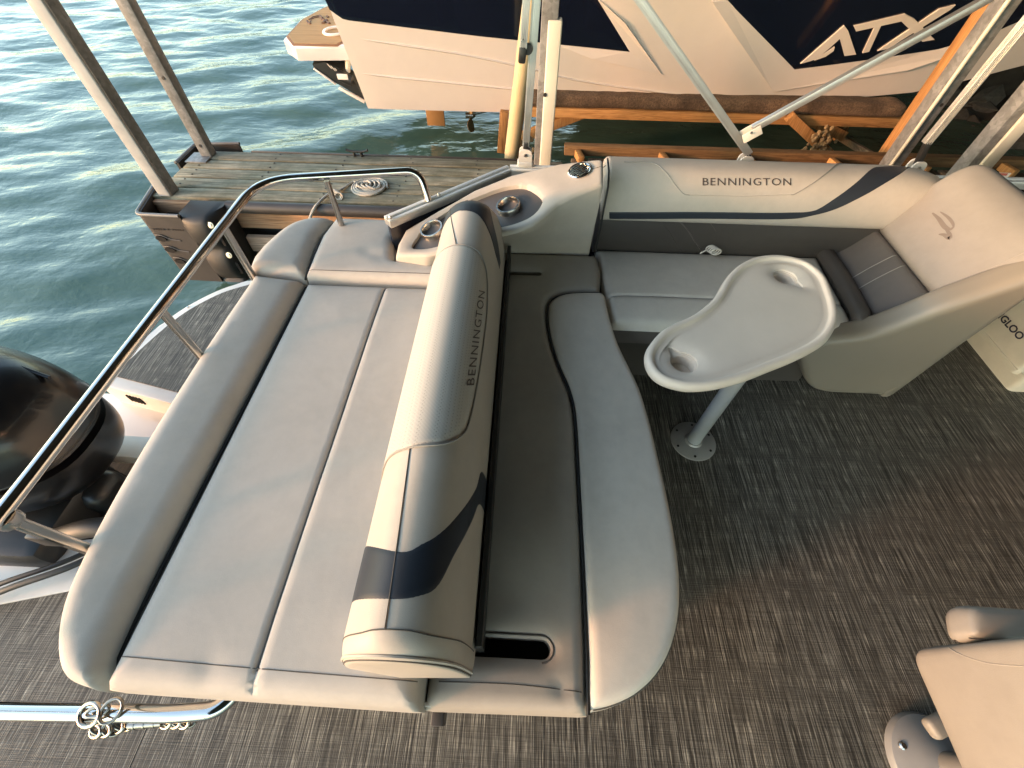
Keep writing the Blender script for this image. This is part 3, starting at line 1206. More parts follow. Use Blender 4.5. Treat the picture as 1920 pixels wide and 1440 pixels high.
g1 = guard((-2.70, 2.607), (-2.395, 2.60), (-2.79, 3.02), 0.56, 'big hollow plastic guard on the near dock corner under the left post')
for u, v_ in ((300, 447), (317, 468), (335, 489)):
    q = atY(u, v_, 2.603)
    prism('slot', [(0.038 * math.cos(a), 0.020 * math.sin(a)) for a in np.linspace(0, 2 * math.pi, 18, endpoint=False)], 0, 0.010, VOID, g1,
          xf=Matrix.Translation((q.x + 0.012, 2.604, q.z)) @ Matrix.Rotation(rad(90), 4, 'X') @ Matrix.Rotation(rad(-8), 4, 'Z'))
    tube('rib', catmull([(q.x - 0.02, 2.601, q.z + 0.03), (q.x + 0.03, 2.600, q.z + 0.028), (q.x + 0.08, 2.600, q.z + 0.0), (q.x + 0.15, 2.600, q.z - 0.012)], 6), 0.006, GREYRUB, g1, seg=6)
box('dark_filler', (-2.60, 2.73, -0.30), (0.12, 0.20, 0.4), VOID, g1, bev=0)  # near-black block painting the darkness of the hollow guard
MARK = mat('moulded_marking', (0.02, 0.017, 0.016), 0.6)
for k in range(13):
    if k in (5, 7):
        continue
    box('marking', (-2.645 + k * 0.0175, 2.5985, -0.098), (0.012, 0.003, 0.011), MARK, g1, bev=0)
guard((-2.80, 3.66), (-2.80, 3.33), (-2.44, 3.69), 0.5, 'thin plastic guard wrapping the far dock corner beside the water')

# contoured black fender bolted to the near dock corner
fd = empty('dock_fender', (-2.29, 2.66, -0.56), 'black contoured rubber fender with two bolts on the near dock corner', 'dock bumper')
v, f = [], []
NZ, NX = 26, 14
for i in range(NZ):
    z = 0.005 - 0.565 * i / (NZ - 1)
    env = 0.055 * abs(math.sin(math.pi * (i / (NZ - 1)) * 2.0 + 0.25)) ** 0.7
    for j in range(NX):
        q = j / (NX - 1)
        x = -2.425 + 0.27 * q
        y = 2.60 - env * math.sin(math.pi * q) ** 0.6 + 0.02 + (0.10 * max(0, q - 0.75) / 0.25)
        if i == 0:
            y += 0.03
        v.append((x, y, z))
b0 = len(v)
for i in range(NZ):
    z = 0.005 - 0.565 * i / (NZ - 1)
    for j in range(NX):
        v.append((-2.425 + 0.27 * j / (NX - 1), 2.815, z))
for i in range(NZ - 1):
    for j in range(NX - 1):
        a = i * NX + j
        f.append((a, a + 1, a + NX + 1, a + NX))
        f.append((b0 + a, b0 + a + NX, b0 + a + NX + 1, b0 + a + 1))
for j in range(NX - 1):
    f.append((j, j + 1, b0 + j + 1, b0 + j))
    a = (NZ - 1) * NX + j
    f.append((a, a + 1, b0 + a + 1, b0 + a))
for i in range(NZ - 1):
    for j in (0, NX - 1):
        a = i * NX + j
        f.append((a, a + NX, b0 + a + NX, b0 + a))
pydata('pad', v, f, RUBBER, fd, smooth=50)
for z in (-0.05, -0.30):
    lathe('bolt', [(0.022, 0.0), (0.022, 0.006), (0.012, 0.007), (0.012, 0.014)], (-2.205, 2.60, z), CHAINM, fd, seg=14, xf=Matrix.Rotation(rad(70), 3, 'X') @ Matrix.Rotation(0, 3, 'Y'))
    box('groove', (-2.19, 2.605, z - 0.12), (0.022, 0.012, 0.10), VOID, fd, bev=0.004)

# posts that carry the roof
def post(name, x, y, w, z1, label, strip=None, holes=(), sm=None, ret=True):
    r = empty(name, (x, y, -0.3), label, 'post', 'square steel posts standing on the dock')
    box('shaft', (x, y, (z1 - 0.3) / 2), (w, w, z1 + 0.3), GALV, r, bev=0.006)
    if strip:
        z0, zz, sx, sw = strip
        box('vinyl_strip', (x + sx, y - w / 2 - 0.012, (z0 + zz) / 2), (sw, 0.022, zz - z0), sm or BUMPER_W, r, bev=0.008, seg=3)
        if ret:
            box('vinyl_strip_return', (x + sx + sw / 2 - 0.010, y - w / 2 + 0.028, (z0 + zz) / 2), (0.020, 0.058, zz - z0 - 0.002), sm or BUMPER_W, r, bev=0.006)
    for z in holes:
        lathe('bolt_hole', [(0.011, 0.0), (0.011, 0.004)], (x + 0.0, y - w / 2 - (0.023 if strip else 0.0), z), RUBBER, r, seg=10, xf=Matrix.Rotation(rad(90), 3, 'X'))
    return r


post('dock_post', -2.635, 2.925, 0.088, 3.80, 'left grey steel post nearest the boat, standing on the dock corner', strip=(0.0, 1.62, -0.002, 0.088), sm=POST_L)
r = post('dock_post', -2.615, 3.50, 0.084, 3.80, 'grey steel post at the far left dock corner, drilled along its face', holes=(0.09, 0.55, 1.15))
box('base_plate', (-2.66, 3.44, 0.005), (0.17, 0.16, 0.008), GALV, r, bev=0.002)
post('dock_post', 0.085, 2.93, 0.088, 3.80, 'steel post beside the folded canopy pole with a white vinyl bumper strip', strip=(0.0, 1.06, 0.03, 0.075), holes=(0.30, 0.72))
post('dock_post', 2.80, 3.46, 0.10, 3.80, 'steel post in front of the orange lift upright, right of the sofa', strip=(0.0, 1.70, -0.040, 0.022), ret=False, holes=(0.10, 0.55))
post('dock_post', 2.84, 2.90, 0.10, 3.80, 'rightmost steel post with a wide cream vinyl bumper strip', strip=(0.0, 2.2, 0.045, 0.085), holes=(0.40,))

# slim timber guide pole of the boat lift
gp = tube('guide_pole', [(-0.16, 3.82, WZ - 0.3), (-0.14, 3.80, -0.04), (-0.015, 3.78, 0.97), (0.03, 3.77, 1.32)], 0.062, PVC, None, seg=16)
tag(gp, 'round yellowed guide pole rising from the water behind the dock', 'pole')

# rope coil, rope tail and the lashing round the edge
rc = at(693, 353, 0.0)
pts = []
for k in range(420):
    t = k / 419
    a = t * 2 * math.pi * 5.4
    rr = 0.128 - 0.085 * t
    pts.append((rc.x + rr * math.cos(a) * 1.05, rc.y + rr * math.sin(a), 0.011 + 0.004 * math.sin(a * 1.3)))
v, f = tube_geo(pts, 0.0095, 8)
for q in range(3):
    p2 = []
    for k in range(90):
        a = k / 89 * 2 * math.pi * 1.2 + q
        p2.append((rc.x + 0.035 * (q - 1) + 0.05 * math.cos(a), rc.y + 0.045 * math.sin(a), 0.028 + 0.006 * math.sin(2 * a)))
    tube_geo(p2, 0.009, 8, False, v, f)
tag(pydata('coiled_rope', v, f, ROPE, None, smooth=60), 'white braided dock rope coiled flat on the grey planks', 'rope')
v, f = [], []
a0, a1 = at(660, 345, 0.006), at(628, 362, 0.012)
tube_geo(catmull([(rc.x - 0.11, rc.y + 0.05, 0.012), tuple(at(662, 341, 0.008)), tuple(at(645, 352, 0.01)), tuple(at(628, 362, 0.014))], 8), 0.008, 8, False, v, f)
for k in range(5):
    c = at(627 + k * 2.2, 362 + k * 1.5, 0.02)
    tube_geo([(c.x + 0.028 * math.cos(t), c.y + 0.012 * math.sin(t) * 1.0, c.z + 0.02 * math.sin(t)) for t in np.linspace(0, 2 * math.pi, 14, endpoint=False)], 0.006, 6, True, v, f)
e0 = at(614, 366, 0.012)
tube_geo(catmull([tuple(at(626, 362, 0.016)), tuple(e0), (e0.x - 0.02, 2.80, 0.024), (e0.x - 0.05, 2.745, 0.0), (e0.x - 0.14, 2.60, -0.12), (e0.x - 0.32, 2.35, -0.2)], 8), 0.010, 8, False, v, f)
tag(pydata('mooring_line', v, f, ROPE, None, smooth=60), 'knotted mooring line looped over the dock edge by the rope coil', 'rope')
cl = empty('dock_cleat', tuple(at(672, 293, 0.0)), 'small dark iron cleat on the far dock edge', 'cleat')
c = at(672, 293, 0.0)
tube('horn', catmull([(c.x - 0.09, c.y + 0.0, 0.05), (c.x - 0.04, c.y, 0.038), (c.x + 0.04, c.y, 0.038), (c.x + 0.09, c.y, 0.05)], 5), 0.010, RUBBER, cl, seg=8)
for dx in (-0.03, 0.03):
    tube('foot', [(c.x + dx, c.y, 0.0), (c.x + dx, c.y, 0.038)], 0.011, RUBBER, cl, seg=8)

# =====================================================================
# WAKE BOAT on its lift
# =====================================================================
HC = 6.15


def hull_fn(x, z):
    y = 4.95 - 0.29 * (z + 0.13) + 0.035 * max(0.0, x - 1.6) ** 2
    y += 0.10 * max(0.0, (-1.62 - 0.25 * (z + 0.13) - x + 0.10)) ** 1.3
    return Vector((x, y, z))


hs = Surf(hull_fn, -2.1, 6.5, -0.3, 1.4, 160, 70)
HSG = 1 if hs.nrm(0.5, 0.4).y < 0 else -1
wb = empty('wake_boat', (0.5, HC, -0.45), 'white wake boat with dark navy side panels raised on the wooden lift', 'boat')
bot = hs.hits([(690, 203), (957, 211), (1200, 203), (1420, 196), (1723, 172), (1787, 157), (1920, 122)])
bx_ = [p[0] for p in bot] + [7.2]
bz_ = [p[1] for p in bot] + [bot[-1][1] + 0.35]
stern_b = hs.hit(690, 203)
stern_t = hs.hit(612, 0)
secs = []
NST = 60
for i in range(NST):
    q = i / (NST - 1)
    q = q ** 1.25
    xb = bx_[0] + (7.0 - bx_[0]) * q
    zb = float(np.interp(xb, bx_, bz_))
    ztop = 1.30
    k = (ztop - stern_b[1]) / (stern_t[1] - stern_b[1])
    xt = (stern_b[0] + (stern_t[0] - stern_b[0]) * k)
    xt = xt + (7.3 - xt) * q
    row = []
    for j in range(13):
        t = j / 12
        row.append(hull_fn(xb + (xt - xb) * t, zb + (ztop - zb) * t))
    secs.append(row)
v, f = [], []
for i, row in enumerate(secs):
    near = row[::-1]
    pts = near + [Vector((near[-1].x, near[-1].y + 0.10, near[-1].z - 0.03)), Vector((near[-1].x, HC, min(near[-1].z - 0.22, near[-1].z)))]
    if near[-1].y > HC - 0.15:
        pts[-2] = Vector((near[-1].x, HC - 0.05, near[-1].z - 0.02))
    mir = [Vector((p.x, 2 * HC - p.y, p.z)) for p in pts[:-1][::-1]]
    v += pts + mir
NP = len(v) // NST
for i in range(NST - 1):
    for k in range(NP):
        l = (k + 1) % NP
        f.append((i * NP + k, i * NP + l, (i + 1) * NP + l, (i + 1) * NP + k))
f += [tuple(range(NP)), tuple((NST - 1) * NP + k for k in range(NP))[::-1]]
pydata('hull', v, f, GEL, wb, smooth=28)
# navy panels, facets, strakes
patch('navy_panel', hs, hs.hits([(618, 18), (645, 37), (900, 68), (1181, 97)]), hs.hits([(560, -110), (700, -112), (900, -114), (1050, -115)]), GEL_NAVY, wb, 0.006, HSG, 50, 30, smooth_path=False)
patch('navy_panel', hs, hs.hits([(1490, 130), (1620, 113), (1760, 92), (1860, 62), (2000, 0)]), hs.hits([(1250, -115), (1400, -115), (1600, -115), (1800, -115), (2000, -115)]), GEL_NAVY, wb, 0.006, HSG, 50, 30, smooth_path=False)


def facet(name, quad, lifts):
    q = [hs.pt(*hs.hit(*p), l, HSG) for p, l in zip(quad, lifts)]
    n = len(q)
    base = [hs.pt(*hs.hit(*p), -0.03, HSG) for p in quad]
    return pydata(name, q + base, [tuple(range(n))] + [(i, (i + 1) % n, n + (i + 1) % n, n + i) for i in range(n)], GEL, wb, smooth=False)


facet('hull_facet', [(1181, 97), (1241, 139), (1110, 108), (1050, 86)], (0.004, 0.010, 0.022, 0.004))
facet('hull_facet', [(1118, -6), (1181, 97), (1241, 139), (1172, 40)], (0.004, 0.004, 0.010, 0.030))
facet('hull_facet', [(1490, 131), (1449, 168), (1700, 128), (1800, 96), (1860, 64), (1760, 93)], (0.004, 0.030, 0.030, 0.025, 0.004, 0.004))
facet('hull_facet', [(1364, 0), (1490, 131), (1449, 168), (1335, 0)], (0.004, 0.004, 0.030, 0.030))
for c in ([(676, 72), (770, 85), (867, 100), (973, 122), (1080, 148), (1230, 170), (1315, 177)], [(680, 137), (810, 150), (960, 165), (1110, 179)]):
    st = hs.hits(c)
    lo = [(s, t - 0.022) for s, t in st]
    v, f = [], []
    A, B = st_resample([(p.x, p.y) for p in catmull([(a, b, 0) for a, b in st], 6)], 50), st_resample([(p.x, p.y) for p in catmull([(a, b, 0) for a, b in lo], 6)], 50)
    for i in range(50):
        k = min(1, i / 6, (49 - i) / 6) * 0.016
        v += [hs.pt(*A[i], -0.004, HSG), hs.pt(A[i][0], A[i][1] - 0.003, 0.001 + k, HSG), hs.pt(*B[i], -0.001, HSG)]
    for i in range(49):
        for k in range(2):
            f.append((i * 3 + k, i * 3 + k + 1, i * 3 + k + 4, i * 3 + k + 3))
    pydata('strake', v, f, GEL, wb, smooth=False)
# badge letters A T X on the navy panel
def c4(x, y):
    return (1280 + x / 3.0, y / 3.0)


def stroke(poly, lift=0.018):
    q = [hs.hit(*c4(*p)) for p in poly]
    top = [hs.pt(s, t, lift, HSG) for s, t in q]
    bas = [hs.pt(s, t, 0.004, HSG) for s, t in q]
    n = len(q)
    pydata('badge_letter', top + bas, [tuple(range(n))] + [(i, (i + 1) % n, n + (i + 1) % n, n + i) for i in range(n)], LOGO_W, wb, smooth=False)


stroke([(660, 352), (905, 137), (925, 172), (762, 318), (735, 330), (712, 338)])
stroke([(735, 318), (800, 292), (852, 258), (846, 280), (800, 312), (738, 334)])
stroke([(905, 137), (928, 168), (972, 300), (908, 308), (878, 200)])
stroke([(958, 140), (1245, 72), (1268, 104), (972, 170)])
stroke([(1075, 148), (1112, 138), (1045, 284), (1008, 292)])
stroke([(1246, 72), (1300, 100), (1412, 216), (1345, 228), (1222, 110)])
stroke([(1092, 280), (1440, 44), (1530, 22), (1500, 48), (1150, 268)])
# swim platform with a teak pad
SPZ = 0.29
plat = [tuple(at(u, v_, SPZ)[:2]) for u, v_ in ((531, 73), (563, 36), (604, 14))] + [(-2.45, 6.9), (-1.70, 6.9), (-1.60, 5.36), tuple(at(650, 86, SPZ)[:2]), tuple(at(552, 87, SPZ)[:2])]
prism('swim_platform', plat, SPZ - 0.12, SPZ, GEL, wb, 0.02)
teak = [tuple(at(u, v_, SPZ)[:2]) for u, v_ in ((537, 70), (567, 38), (606, 17))] + [(-2.42, 6.75), (-1.70, 6.75), (-1.66, 5.5), tuple(at(641, 82, SPZ)[:2]), tuple(at(632, 87, SPZ)[:2]), tuple(at(549, 85.5, SPZ)[:2])]
cx, cy = sum(p[0] for p in teak) / len(teak), sum(p[1] for p in teak) / len(teak)
prism('teak_border', teak, SPZ, SPZ + 0.010, mat('teak_edge', (0.20, 0.095, 0.04), 0.7), wb, 0.003)
prism('teak_pad', [(cx + (x - cx) * 0.955, cy + (y - cy) * 0.955) for x, y in teak], SPZ + 0.009, SPZ + 0.013, TEAK, wb, 0.0)
INKB = mat('teak_print', (0.09, 0.045, 0.025), 0.7)
def padline(pts, r=0.012):
    tube('pad_marking', [at(u, v_, SPZ + 0.013) for u, v_ in pts], r, INKB, wb, seg=6)
def c5(x, y):
    return (520 + x / 6.4, y / 6.4)
padline([c5(*p) for p in ((360, 255), (375, 280), (400, 290))])
padline([c5(*p) for p in ((375, 240), (430, 205), (500, 190))], 0.008)
padline([c5(*p) for p in ((395, 270), (405, 235), (450, 215), (510, 205))], 0.006)
padline([c5(*p) for p in ((510, 195), (545, 225))], 0.016)
padline([c5(*p) for p in ((530, 235), (570, 245))], 0.014)
padline([c5(*p) for p in ((545, 285), (600, 245))], 0.016)
padline([c5(*p) for p in ((570, 255), (630, 288))], 0.016)
padline([c5(*p) for p in ((595, 200), (615, 212))], 0.014)
hc = at(520 + 690 / 6.4, 375 / 6.4, SPZ + 0.018)
tube('grab_loop', [(hc.x + 0.11 * math.cos(a), hc.y + 0.14 * math.sin(a), hc.z) for a in np.linspace(0, 2 * math.pi, 20, endpoint=False)], 0.016, GEL, wb, closed=True)
# surf tab below the platform
tabp = [atY(u, v_, 5.25) for u, v_ in ((586, 121), (609, 116), (642, 131), (660, 146), (686, 190), (648, 166), (592, 134))]
bk = [p + Vector((0.0, 0.10, 0.03)) for p in tabp]
n = len(tabp)
pydata('surf_tab', tabp + bk, [tuple(range(n)), tuple(range(n, 2 * n))[::-1]] + [(i, (i + 1) % n, n + (i + 1) % n, n + i) for i in range(n)], BLACK, wb, smooth=False)
beam('tab_edge', atY(636, 164, 5.24), atY(684, 191, 5.24), 0.03, 0.03, GEL, wb)
beam('tab_edge', atY(588, 128, 5.24), atY(630, 158, 5.24), 0.018, 0.018, GEL, wb)
p0, p1 = atY(632, 140, 5.2), atY(660, 152, 5.2)
tube('actuator', [p0, p1], 0.052, BLACK, wb, seg=14)
box('actuator_label', (p0 + p1) / 2 + Vector((0.0, -0.05, 0.025)), (0.11, 0.006, 0.05), LABEL_W, wb, bev=0.001)
for k in range(4):
    beam('tab_slot', atY(613 + k * 7, 119 + k * 4.2, 5.235), atY(622 + k * 7, 129 + k * 4.2, 5.235), 0.006, 0.008, LOGO_W, wb)
tube('exhaust_pipe', [atY(653, 108, 5.3), atY(652, 136, 5.3)], 0.026, BUMPER_W, wb)
beam('bracket', atY(640, 104, 5.45), atY(646, 128, 5.45), 0.05, 0.05, BLACK, wb)
# propeller and rudder under the hull
pc = Vector((-0.72, 5.72, -0.50))
tube('shaft', [pc + Vector((-0.05, 0, 0)), pc + Vector((0.9, 0, 0.22))], 0.018, BRUSHED, wb)
lathe('propeller_hub', [(0.012, -0.06), (0.035, -0.03), (0.035, 0.06)], pc, BRUSHED, wb, 14, xf=Matrix.Rotation(rad(-90), 3, 'Y'))
for k in range(3):
    a = rad(90 + 120 * k + 20)
    d = Vector((0, math.cos(a), math.sin(a)))
    e = Vector((0, -math.sin(a), math.cos(a)))
    top, bo = [], []
    for t, w in ((0.03, 0.02), (0.08, 0.06), (0.13, 0.075), (0.17, 0.05), (0.185, 0.0)):
        top.append(pc + d * t + e * w + Vector((w * 0.5, 0, 0)))
        bo.append(pc + d * t - e * w * 0.6 - Vector((w * 0.5, 0, 0)))
    pts = top + bo[::-1]
    q = [p + Vector((0.006, 0, 0)) for p in pts]
    n = len(pts)
    pydata('propeller_blade', pts + q, [tuple(range(n)), tuple(range(n, 2 * n))[::-1]] + [(i, (i + 1) % n, n + (i + 1) % n, n + i) for i in range(n)], mat('bronze', (0.45, 0.33, 0.18), 0.4, 0.6), wb, smooth=False)
box('rudder', (-1.15, 5.70, -0.50), (0.22, 0.02, 0.24), mat('rudder_bronze', (0.40, 0.22, 0.09), 0.5, 0.4), wb, bev=0.005)

# boat lift
lf = empty('boat_lift', (1.8, 4.9, WZ - 0.3), 'orange treated timber boat lift with carpeted bunk under the wake boat', 'boat lift')
YB = 4.78
b0, b1 = atY(985, 193, YB), atY(1700, 196, YB)
bunk = []
bm = bmesh.new()
add_box(bm, ((b0.x + b1.x) / 2, YB + 0.09, 0.015), (b1.x - b0.x + 0.05, 0.24, 0.115), None, 0.045, 4)
bmesh.ops.subdivide_edges(bm, edges=[e for e in bm.edges if e.calc_length() > 1.0], cuts=60)
for vv in bm.verts:
    vv.co += Vector((0, 1, 0)) * 0.010 * noise.noise(vv.co * 9) + Vector((0, 0, 1)) * 0.009 * noise.noise(vv.co * 7 + Vector((5, 5, 5)))
frombm('carpeted_bunk', bm, CARPET, lf)
beam('bunk_beam', (b0.x - 0.03, YB + 0.08, -0.085), (b1.x + 0.18, YB + 0.08, -0.085), 0.22, 0.085, ORANGE, lf)
beam('bunk_beam', (b0.x - 0.03, 7.4, -0.085), (b1.x + 0.18, 7.4, -0.085), 0.22, 0.085, ORANGE, lf)
def tim(name, a, b, ya, yb=None, w=0.07, h=0.09, m=None):
    beam(name, atY(*a, ya), atY(*b, yb if yb is not None else ya), w, h, m or ORANGE_Z, lf)
tim('lift_upright', (946, 208), (940, 285), 4.86)
tim('diagonal_brace', (965, 262), (1092, 212), 4.84)
tim('diagonal_brace', (1480, 218), (1585, 318), 4.70)
tim('diagonal_brace', (1500, 216), (1582, 254), 4.86)
tim('diagonal_brace', (1592, 216), (1570, 262), 5.0, w=0.05)
tim('cross_tie', (1572, 255), (1640, 296), 5.3, 4.4, 0.05, 0.06, PLANK_Y)
up0 = at(1640, 300, 0.0)
beam('lift_upright', (3.11, 3.95, -0.4), (3.11, 3.95, 2.6), 0.10, 0.10, ORANGE_Z, lf)
for (cu, cv, yy, nn) in ((1545, 262, 4.62, 34), (1520, 285, 4.55, 14), (985, 270, 4.72, 22)):
    bm = bmesh.new()
    rg = random.Random(cu)
    for k in range(nn):
        p = atY(cu + rg.gauss(0, 11), cv + rg.gauss(0, 11), yy + rg.uniform(-0.05, 0.03))
        r = bmesh.ops.create_icosphere(bm, subdivisions=1, radius=rg.uniform(0.014, 0.03))
        for vv in r['verts']:
            vv.co = Vector((vv.co.x, vv.co.y * 0.7, vv.co.z * 1.2)) + p
    frombm('mussel_crust', bm, MUSSEL, lf, smooth=0, kind='stuff')

# =====================================================================
# PONTOON BOAT FURNITURE
# =====================================================================
# ---- rear lounge (sun pad, bolsters, seat) ------------------------------
rl = empty('rear_lounge', (-0.35, 0.7, 0.0), 'large grey vinyl sun pad and seat filling the stern of the boat', 'lounge')
prism('lounge_base', [(-1.00, 0.10), (0.12, 0.10), (0.12, 1.66), (-0.98, 1.66)], 0.006, 0.36, ALU_W, rl, 0.01)
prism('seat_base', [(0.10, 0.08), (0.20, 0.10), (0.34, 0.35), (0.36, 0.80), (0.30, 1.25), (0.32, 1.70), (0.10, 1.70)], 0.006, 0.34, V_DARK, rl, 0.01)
# stern bolster
ob = catmull([(-1.080, 1.335, 0), (-1.092, 0.90, 0), (-1.090, 0.50, 0), (-1.072, 0.24, 0), (-1.042, 0.11, 0), (-0.980, 0.014, 0), (-0.905, -0.014, 0)], 8)
ob = [(p.x, p.y) for p in ob] + [(-0.893, 0.02), (-0.905, 0.20), (-0.902, 0.67), (-0.895, 1.345)]
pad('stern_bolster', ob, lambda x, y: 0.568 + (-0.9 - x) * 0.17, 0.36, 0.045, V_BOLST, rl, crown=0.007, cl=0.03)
oc = [(-1.105, 1.35), (-1.115, 1.42)] + [(p.x, p.y) for p in catmull([(-1.108, 1.50, 0), (-1.065, 1.66, 0), (-0.985, 1.745, 0), (-0.885, 1.765, 0)], 6)] + [(-0.905, 1.62), (-0.90, 1.50), (-0.888, 1.352)]
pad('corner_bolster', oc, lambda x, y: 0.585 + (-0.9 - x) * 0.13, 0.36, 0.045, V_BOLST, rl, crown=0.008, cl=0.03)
# sun pad of two panels
so, zf_pad = pad('sun_pad', [(-0.888, -0.012), (-0.195, -0.02), (-0.195, 1.34), (-0.885, 1.342)], 0.555, 0.37, 0.042, V_LIGHT, rl, crown=0.012, cl=0.10,
                 seams=[([(-0.556, 0.0), (-0.553, 1.33)], 0.008, 0.006)], dents=[(-0.70, 0.33, 0.002, 0.12), (-0.40, 0.7, 0.0025, 0.2), (-0.66, 0.03, 0.004, 0.03)])
seam('edge_seam', [(-0.875, 0.050), (-0.55, 0.040), (-0.20, 0.032)], zf_pad, rl)
seam('panel_seam', [(-0.555, 0.035), (-0.553, 1.31)], zf_pad, rl, 0.0022, lift=0.001)
pip = [(-0.889, 0.0), (-0.899, 0.10), (-0.900, 0.30), (-0.897, 0.67), (-0.890, 1.335)]
tube('piping', [(x, y, z) for (x, y), z in zip([(p.x, p.y) for p in catmull([(a, b, 0) for a, b in pip], 10)], [0.49 + 0.035 * min(1, i / 6) for i in range(41)])], 0.005, PIPE_B, rl, seg=8)
# far pad beside the console
po = [(-0.882, 1.352), (-0.12, 1.352), (-0.12, 1.44), (-0.16, 1.455), (-0.20, 1.462), (-0.548, 1.468), (-0.575, 1.60), (-0.555, 1.765), (-0.878, 1.765), (-0.898, 1.62), (-0.893, 1.50)]
_, zf_far = pad('corner_pad', round_poly(po, [0.01, 0.01, 0.01, 0.01, 0.01, 0.015, 0.01, 0.02, 0.01, 0.0, 0.0]), 0.585, 0.38, 0.035, V_LIGHT, rl, crown=0.008, cl=0.08, dents=[(-0.66, 1.50, 0.004, 0.03), (-0.60, 1.47, 0.003, 0.03)])
seam('edge_seam', [(-0.87, 1.375), (-0.13, 1.378)], zf_far, rl, smooth_path=False)
pc_ = [(-0.888, 1.352), (-0.897, 1.50), (-0.900, 1.62), (-0.884, 1.755)]
tube('piping', [(p.x, p.y, 0.552 + 0.01 * math.sin(i / 24 * 3.14)) for i, p in enumerate(catmull([(a, b, 0) for a, b in pc_], 8))], 0.005, PIPE_B, rl, seg=8)
# seat with the slots for the movable backrest
inner_px = [(1100, 1240), (1094, 1100), (1084, 900), (1078, 790), (1068, 735), (1045, 680), (1030, 630), (1025, 590), (1030, 566), (1052, 553), (1085, 549), (1124, 549)]
inner = [(p.x, p.y) for p in catmull([(*q, 0) for q in xy(inner_px, 0.465)], 5)]
Lnear = (0.188, -0.012)
seat_o = [(-0.188, -0.016), Lnear] + inner + [(0.352, 1.60), (0.342, 1.705), (-0.19, 1.70)]


def stadium(x0, x1, y0, y1):
    r = (y1 - y0) / 2
    c = (y0 + y1) / 2
    o = [(x1 - r + r * math.cos(a), c + r * math.sin(a)) for a in np.linspace(-math.pi / 2, math.pi / 2, 9)]
    return o + [(x0 + r - r * math.cos(a), c - r * math.sin(a)) for a in np.linspace(-math.pi / 2, math.pi / 2, 9)]


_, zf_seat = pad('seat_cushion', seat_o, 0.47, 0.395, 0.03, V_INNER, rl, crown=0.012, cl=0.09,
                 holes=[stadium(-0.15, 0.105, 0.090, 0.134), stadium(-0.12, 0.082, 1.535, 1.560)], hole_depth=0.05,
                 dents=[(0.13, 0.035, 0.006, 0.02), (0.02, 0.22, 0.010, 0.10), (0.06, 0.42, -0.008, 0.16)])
prism('slot_floor', [(-0.17, 0.07), (0.12, 0.07), (0.12, 0.15), (-0.17, 0.15)], 0.37, 0.398, VOID, rl)
seam('edge_seam', [(-0.16, 0.036), (0.02, 0.038), (0.176, 0.030)], zf_seat, rl)
wo_ = stadium(-0.15, 0.112, 0.083, 0.141)
seam('slot_welt', wo_[:10], zf_seat, rl, 0.0022, smooth_path=False)
# front cushion that curves into the cockpit
outer_px = [(1133, 558), (1142, 600), (1158, 650), (1178, 692), (1198, 735), (1215, 790), (1232, 860), (1248, 930), (1262, 1005), (1271, 1080), (1270, 1150), (1255, 1215), (1228, 1265), (1188, 1302), (1145, 1322), (1112, 1330)]
outer = [(p.x, p.y) for p in catmull([(*q, 0) for q in xy(outer_px, 0.45)], 4)]
fr_o = [(x + 0.004, y) for x, y in inner[::-1]]
front_o = outer + [(0.194, -0.006), (0.193, 0.03)] + [(x + 0.005, y) for x, y in inner]
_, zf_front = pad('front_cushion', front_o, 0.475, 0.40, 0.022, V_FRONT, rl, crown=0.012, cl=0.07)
low = [((x - 0.30) * 0.985 + 0.30 - 0.004, (y - 0.7) * 0.988 + 0.7) for x, y in front_o]
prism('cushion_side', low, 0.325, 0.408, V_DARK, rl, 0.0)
wl = [Vector((x, y, 0.448)) for x, y in outer[2:]]
tube('piping', wl, 0.0042, THREAD, rl, seg=8)
tube('piping', [Vector((x + 0.002, y, 0.462)) for x, y in [Lnear] + inner], 0.0048, PIPE_B, rl, seg=8)
box('hinge_bracket', (-0.165, -0.025, 0.345), (0.03, 0.05, 0.07), V_DARK, rl)
box('hinge_plate', (-0.19, -0.008, 0.43), (0.035, 0.01, 0.05), LABEL_W, rl, bev=0.002)

# ---- movable backrest ----------------------------------------------------
mb = empty('movable_backrest', (-0.21, 0.78, 0.5), 'long grey flip over backrest bolster with navy bands standing across the sun pad', 'backrest')
SEC = [(-0.322, 0.545), (-0.334, 0.655), (-0.314, 0.755), (-0.275, 0.846), (-0.216, 0.890), (-0.152, 0.880), (-0.108, 0.820), (-0.088, 0.72), (-0.078, 0.50)]
SECC = catmull([(a, b, 0) for a, b in SEC], 20)
Y0, Y1 = 0.045, 1.47


def back_fn(s, t):
    q = min(max(s, 0), 1) * (len(SECC) - 1)
    i = min(int(q), len(SECC) - 2)
    p = SECC[i].lerp(SECC[i + 1], q - i)
    if s < 0 or s > 1:
        d = (SECC[1] - SECC[0]) if s < 0 else (SECC[-1] - SECC[-2])
        p = p + d * ((s if s < 0 else s - 1) * (len(SECC) - 1))
    x, z = p.x, p.y
    r0, r1 = 0.05, 0.10
    k = 1.0
    if t < Y0 + r0:
        e = min(1, max(0, (Y0 + r0 - t) / r0))
        k = 1 - 0.13 * (1 - math.sqrt(max(0, 1 - e * e)))
    if t > Y1 - r1:
        e = min(1, max(0, (t - (Y1 - r1)) / r1))
        k = 1 - 0.38 * (1 - math.sqrt(max(0, 1 - e * e)))
    x = -0.20 + (x + 0.20) * (1 - (1 - k) * 0.6)
    z = 0.52 + (z - 0.52) * k
    w = min(1, max(0, (t - 0.7) / 0.75))
    y = t + (0.90 - z) * 0.42 * w * w
    return Vector((x, y, z))


